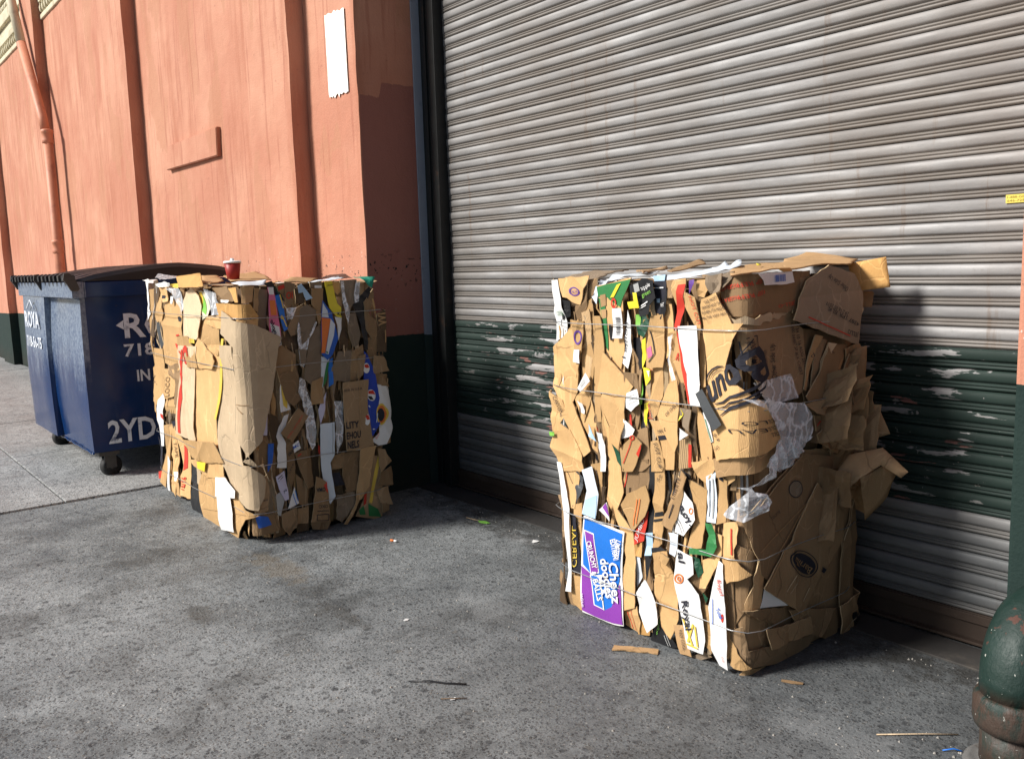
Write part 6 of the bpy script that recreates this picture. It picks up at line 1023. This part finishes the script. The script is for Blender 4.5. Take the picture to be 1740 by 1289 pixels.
def build_bale(key, B):
    rn = random.Random(B.seed*31); per0, per1 = -B.Lx-B.Ly, B.Ly+B.Lx
    # compressed core
    V, Fc = [], []; nu, nz = 90, 26; zs = [.0+B.H*.985*j/nz for j in range(nz+1)]
    for j in range(nz+1):
        for i in range(nu):
            u = per0+(per1-per0)*i/nu
            V.append(B.surf(u, zs[j], -.085+.014*noise.noise(Vector((u*40, zs[j]*3, B.seed)))))
    for j in range(nz):
        for i in range(nu): Fc.append((j*nu+i, j*nu+(i+1) % nu, (j+1)*nu+(i+1) % nu, (j+1)*nu+i))
    Fc.append(tuple(nz*nu+i for i in range(nu))); Fc.append(tuple(range(nu-1, -1, -1)))
    link('compressed_core', V, Fc, sheet_mat('dark'), B.o)  # dark card colour, so the gaps between sheets look shaded
    # packed sheets all round, seen edge-on between the outer ones
    u = per0+.02; k = 0
    wts = ['tan']*6+['brown']*5+['brown2']*4+['tan2']*4+['pale']*2+['dark']*2+['greybrown']*2+['ribbed']*2+['brown']*8+['brown2']*6+['dark']*9+['white', 'black']  # extra brown and dark entries paint in the shade of the gaps
    while u < per1-.03:
        wd = rn.uniform(.035, .085); z = rn.uniform(.0, .03)
        while z < B.H-.06:
            h = min(rn.uniform(.45, 1.25), B.H-z+rn.uniform(-.02, .0)); j = lambda: rn.uniform(-.012, .012)
            if h > .06:
                p = [(u+j(), z), (u+wd+j(), z+j()), (u+wd+j()*2, z+h*.5), (u+wd+j(), z+h+j()), (u+j(), z+h), (u+j()*2, z+h*.55)]
                sh_ = Sheet(B, p, rn.uniform(-.060, -.026), .006, rn.randrange(99999), (rn.choice((-1, 1))*rn.uniform(.15, .5), rn.uniform(-.03, .03)), False)
                sh_.cell = .05; sh_.build('packed_sheet', rn.choice(wts), .004)
            z += h*rn.uniform(.8, .98); k += 1
        u += wd*rn.uniform(.72, .95)
    # top layer of loose flaps
    for i in range(26):
        cx = rn.uniform(B.Xc-B.Lx+.08, B.Xc-.08); cy = rn.uniform(B.Yc+.08, B.Yc+B.Ly-.05); a = rn.uniform(0, 3); lx, ly = rn.uniform(.08, .24), rn.uniform(.06, .16)
        z0 = B.H-.035+i*.0012
        V = []; Fc = []; n = 5; s_ = rn.random()*50
        for j2 in range(n+1):
            for i2 in range(n+1):
                px, py = (i2/n-.5)*2*lx, (j2/n-.5)*2*ly
                X_ = min(max(cx+px*math.cos(a)-py*math.sin(a), B.Xc-B.Lx-.01), B.Xc+.015); Y_ = min(max(cy+px*math.sin(a)+py*math.cos(a), B.Yc-.02), B.Yc+B.Ly+.01)
                V.append(Vector((X_, Y_, z0+.016*noise.noise(Vector((X_*6, Y_*6, s_)))))-B.org)
        m_ = n+1
        for j2 in range(n):
            for i2 in range(n): Fc.append((j2*m_+i2, j2*m_+i2+1, (j2+1)*m_+i2+1, (j2+1)*m_+i2))
        link('top_flap', V, Fc, sheet_mat(rn.choice(('tan', 'tan2', 'brown2', 'tan2', 'pale', 'brown', 'white'))), B.o)
    # crushed edges of the layers squeezed out between the sheets
    for i in range(230):
        u = rn.uniform(-B.Lx+.02, B.Ly-.03 if key == 'L' else -.03); h = rn.uniform(.12, .55); z = rn.uniform(.02, B.H-.07-h); wd = rn.uniform(.005, .017); sl_ = rn.uniform(-.07, .07); pL, pR = [], []
        for k2 in range(6):
            f2 = k2/5; uu = u+sl_*h*f2+.012*math.sin(f2*rn.uniform(2, 6)); pL.append((uu-wd/2*rn.uniform(.5, 1.2), z+h*f2)); pR.append((uu+wd/2*rn.uniform(.5, 1.2), z+h*f2))
        sh_ = Sheet(B, pR+pL[::-1], rn.uniform(.002, .026), .005, rn.randrange(99999), (rn.choice((-1, 1))*rn.uniform(.2, .6), 0), False)
        sh_.cell = .03; sh_.build('crushed_edge', rn.choice(['tan', 'tan', 'tan2', 'brown', 'brown2', 'brown2', 'dark', 'dark', 'pale', 'edge', 'greybrown']+(['white', 'black'] if i % 3 == 0 else [])), .003, 1)
    # the sheets one can tell apart
    for i, S in enumerate(SHEETS[key]):
        nm = S.get('n') or 'cardboard_sheet'; mk = S['c']; board = mk in BOARD
        amp = S.get('a', .0085 if board else .006)
        if nm == 'plastic_film' and 'a' not in S: amp = .009
        PL = [tuple(p) for p in S['p']]
        if board: g0 = (sum(p[0] for p in PL)/len(PL), sum(p[1] for p in PL)/len(PL)); PL = [(g0[0]+(p[0]-g0[0])*1.015, g0[1]+(p[1]-g0[1])*1.02) for p in PL]
        sh_ = Sheet(B, PL, S['l']*.007, amp, i*13+B.seed)
        if nm == 'plastic_film': sh_.cell = .015
        o = sh_.build(nm, mk, smooth=(nm != 'plastic_film'), thick=.0045 if board else (.0015 if nm != 'plastic_film' else .0006), torn=S.get('t', 0) or (.45 if board else .3))
        if S.get('lab'): o['label'] = S['lab']
        if S.get('q'): prints(sh_, o, S['q'])
    # flaps that jut out
    for i, S in enumerate(LOOSE[key]):
        P = [Vector(p) for p in S['p']]; c0 = sum(P, Vector())/len(P); nrm = Vector()
        for a in range(len(P)): nrm += (P[a]-c0).cross(P[(a+1) % len(P)]-c0)
        nrm.normalize()
        if nrm.dot(Vector((0, 0, 1.45))-c0) < 0: P.reverse(); nrm = -nrm
        ex = (P[1]-P[0]); ex = (ex-nrm*ex.dot(nrm)).normalized(); ey = nrm.cross(ex)
        pl_ = [((p-c0).dot(ex), (p-c0).dot(ey)) for p in P]; hh = [(p-c0).dot(nrm) for p in P]
        if S.get('t'): pass
        V2, F2, Bd = cut_grid(pl_, .03, 0, (0, 0))
        def off(x, y):
            ws = [1/((x-a)**2+(y-b)**2+1e-5) for a, b in pl_]; base = sum(w_*h_ for w_, h_ in zip(ws, hh))/sum(ws)
            return base+S['a']*(noise.noise(Vector((x*11, y*11, i*3.1)))+.5*noise.noise(Vector((x*30, y*30, i))))
        th = .004 if S['c'] in BOARD else .0008; n = len(V2)
        W = [c0+ex*x+ey*y+nrm*off(x, y)-B.org for x, y in V2]; W += [p-nrm*th for p in W]
        Fa = [tuple(f) for f in F2]+[tuple(k2+n for k2 in reversed(f)) for f in F2]+[(b, a, a+n, b+n) for a, b in Bd]
        o = link(S.get('n') or 'cardboard_sheet', W, Fa, sheet_mat(S['c']), B.o)
        for pi, f in enumerate(o.data.polygons): f.use_smooth = pi < 2*len(F2)
        if S.get('lab'): o['label'] = S['lab']
    if key == 'R':
        for i in range(16):
            y_ = rn.uniform(2.78, 3.06); zc = rn.uniform(.5, 1.02); L = rn.uniform(.07, .17); th0 = rn.uniform(-.5, .9); wd = rn.uniform(.10, .22); V2 = []; Fa = []; n1, n2 = 5, 6; s_ = rn.random()*40
            for lay in (0, -.0035):
                for a in range(n1+1):
                    f1 = a/n1; r_ = -.03+L*f1
                    for b_ in range(n2+1):
                        f2 = b_/n2-.5; jag = (.014*noise.noise(Vector((b_*1.9, s_, 0))) if a == n1 else 0)
                        px = B.Xc+.035+(r_+jag)*math.cos(th0*.6); pz = zc+f2*wd+(r_+jag)*math.sin(th0)*.7+.012*noise.noise(Vector((f1*3, f2*3, s_)))
                        V2.append(Vector((px, y_+lay+.10*f2*math.sin(th0)+.018*noise.noise(Vector((f1*2.5, f2*4, s_+9))), pz))-B.org)
            m2 = n2+1; o2 = (n1+1)*m2
            for a in range(n1):
                for b_ in range(n2): q = a*m2+b_; Fa += [(q, q+1, q+m2+1, q+m2), (o2+q, o2+q+m2, o2+q+m2+1, o2+q+1)]
            for b_ in range(n2): q = n1*m2+b_; Fa.append((q, q+1, o2+q+1, o2+q))
            link('frayed_layer', V2, Fa, sheet_mat(rn.choice(('brown', 'brown2', 'tan2', 'brown2', 'tan'))), B.o)
    # tie wires
    mw = M_wire
    for zi, z in enumerate((1.205, .94, .43, .175)):
        pts = []; n = 150
        for i in range(n+1):
            u = per0+.001+(per1-per0-.002)*i/n
            fr_ = max(0, min(1, (u+B.Lx+.03)/.15))*max(0, min(1, (B.Ly+.03-u)/.15))
            pts.append(B.surf(u, z+.012*noise.noise(Vector((u*1.8, zi*4, B.seed))), .012+.046*fr_+.010*noise.noise(Vector((u*3.1, zi, B.seed+5)))))
        tube('tie_wire', pts, .0019, mw, B.o, 5)
M_wire = plain('steel_wire', (.42, .42, .42), .35, .7, .2, 40)
RB = Bale('cardboard_bale', 'tall square bale of crushed cardboard in front of the roller shutter', -1.79, 2.42, .95, .66, 1.37, 3)
LB = Bale('cardboard_bale', 'long bale of crushed cardboard with a red cup on top, beside the blue dumpster', -4.43, 1.77, 1.57, .80, 1.37, 7)
build_bale('R', RB); build_bale('L', LB)

# ------------------------------------------------------------------ CUP on the left bale
cup = thing('paper_cup', 'red paper cup with a white lid standing on the long bale', 'cup', (-4.95, 1.93, 1.40)); cup.scale = (1.15,)*3
M_red = plain('red_cup_paper', (.34, .025, .02), .5, var=.2, dirt=((.55, .33, .2), .56, .6)); M_wl = plain('white_lid_plastic', (.8, .8, .8), .35, var=.05)
lathe('cup_body', [(.026, 0), (.029, .001), (.040, .082)], M_red, cup, 24)
lathe('cup_lid', [(.043, .080), (.044, .086), (.040, .092), (.038, .088), (.012, .088), (.010, .098), (.008, .104), (.0, .104)], M_wl, cup, 24)

# ------------------------------------------------------------------ LITTER
def scrap(name, pts, z, m, label, cat, th=.003, curl=.006, seed=1, group=None):
    bm = bmesh.new(); rn = random.Random(seed)
    top = [bm.verts.new((x, y, z+th+abs(noise.noise(Vector((x*30, y*30, seed))))*curl)) for x, y in pts]; bot = [bm.verts.new((v.co.x, v.co.y, v.co.z-th)) for v in top]
    bm.faces.new(top); bm.faces.new(bot[::-1])
    for i in range(len(pts)): bm.faces.new((top[i], bot[i], bot[(i+1) % len(pts)], top[(i+1) % len(pts)]))
    return tag(from_bm(name, bm, m), label, cat, group)
def strip(p, q, wd, rn, n=8, j=.004):
    a, b = Vector(p), Vector(q); nn = Vector((-(b-a).y, (b-a).x)).normalized()*wd/2
    return [tuple(a+(b-a)*i/n+nn+Vector((rn.uniform(-j, j), rn.uniform(-j, j)))) for i in range(n+1)]+[tuple(a+(b-a)*i/n-nn+Vector((rn.uniform(-j, j), rn.uniform(-j, j)))) for i in range(n, -1, -1)]
rn = random.Random(5)
o = scrap('cardboard_strip', strip((-2.25, 2.235), (-2.115, 2.335), .035, rn, 10, .003), .001, sheet_mat('tan2'), 'torn cardboard strip lying on the ground in front of the square bale', 'cardboard scrap', .005)
scrap('cardboard_scrap', strip((-1.68, 2.475), (-1.62, 2.51), .014, rn, 4, .002), .001, sheet_mat('brown'), 'tiny cardboard scrap on the ground below the square bale near corner', 'cardboard scrap')
tag(tube('twig', [(-2.54, 1.515, .006), (-2.49, 1.57, .008), (-2.44, 1.605, .006), (-2.385, 1.655, .006)], .0028, sheet_mat('black'), seg=6), 'thin dark stick lying on the open concrete in the foreground', 'stick')
tag(tube('twig', [(-2.36, 1.53, .005), (-2.33, 1.565, .006), (-2.305, 1.60, .005)], .002, sheet_mat('dark'), seg=6), 'short brown twig just in front of the dark stick', 'stick')
tag(tube('twig', [(-1.29, 2.39, .004), (-1.2, 2.49, .006), (-1.13, 2.57, .004)], .002, sheet_mat('pale'), seg=5), 'thin pale straw on the ground beside the green pipe elbow', 'stick')
lf = thing('leaf_scrap', 'green wrapper scrap with a pale stem on the ground between the bales', 'litter', (-3.9, 2.86, 0))
ls = scrap('green_scrap', [(-.03, -.01), (.0, -.022), (.05, -.008), (.055, .012), (.01, .016)], .002, sheet_mat('lime'), '', 'x', .002, .012); 
for k in ('label', 'category'): del ls[k]
ls.parent = lf
tube('stem', [(-.13, -.02, .006), (-.07, -.018, .008), (-.02, -.004, .006)], .003, sheet_mat('pale'), lf, 5)
bt = thing('cigarette_butt', 'orange tipped cigarette butt on the ground beside the long bale', 'cigarette butt', (-3.956, 2.307, .006))
tube('filter', [(-.018, -.004, 0), (.004, .004, 0)], .0055, sheet_mat('orange2'), bt, 8); tube('paper', [(.0045, .0042, 0), (.022, .011, 0)], .0052, sheet_mat('white'), bt, 8)
rw = random.Random(8)
for i, (x, y, s_, lb) in enumerate(((-3.429, 2.851, .022, 'white paper scrap on the ground left of the square bale'), (-3.012, 1.80, .012, 'white fleck of litter on the open concrete'), (-2.335, 1.563, .010, 'pale fleck by the dark stick'))):
    scrap('paper_scrap', [(x+s_*math.cos(a)*rw.uniform(.6, 1.3), y+s_*math.sin(a)*rw.uniform(.6, 1.3)) for a in [k*math.pi/3.5 for k in range(7)]], .001, sheet_mat('white'), lb, 'paper scrap', .001, .012, i)
tag(tube('wire_offcut', [(-1.12, 2.45, .004), (-1.10, 2.475, .008), (-1.08, 2.485, .005)], .002, sheet_mat('brightblue'), seg=5), 'short blue wire offcut at the foot of the green pipe elbow', 'wire')
# grit and crumbs swept against the walls
bm = bmesh.new(); rg_ = random.Random(12)
for i in range(420):
    m_ = i % 4
    if m_ == 0: x, y = rg_.uniform(-4.8, -1.1), 3.0-abs(rg_.gauss(0, .10))
    elif m_ == 1: x, y = -.955+rg_.gauss(0, .22), 2.52-abs(rg_.gauss(0, .2))
    else: x, y = rg_.uniform(-5.5, -.8), rg_.uniform(.9, 3.0)
    s_ = rg_.uniform(.0015, .005)
    bmesh.ops.create_cone(bm, cap_ends=True, segments=5, radius1=s_, radius2=s_*.4, depth=s_, matrix=Matrix.Translation((x, y, s_*.5))@Matrix.Rotation(rg_.uniform(0, 6), 4, 'Z'))
gr = from_bm('grit', bm, plain('grit_stone', (.30, .28, .25), .8, var=.6, scale=40)); gr['kind'] = 'stuff'; gr['label'] = 'pale grit and crumbs scattered over the concrete'; gr['category'] = 'grit'
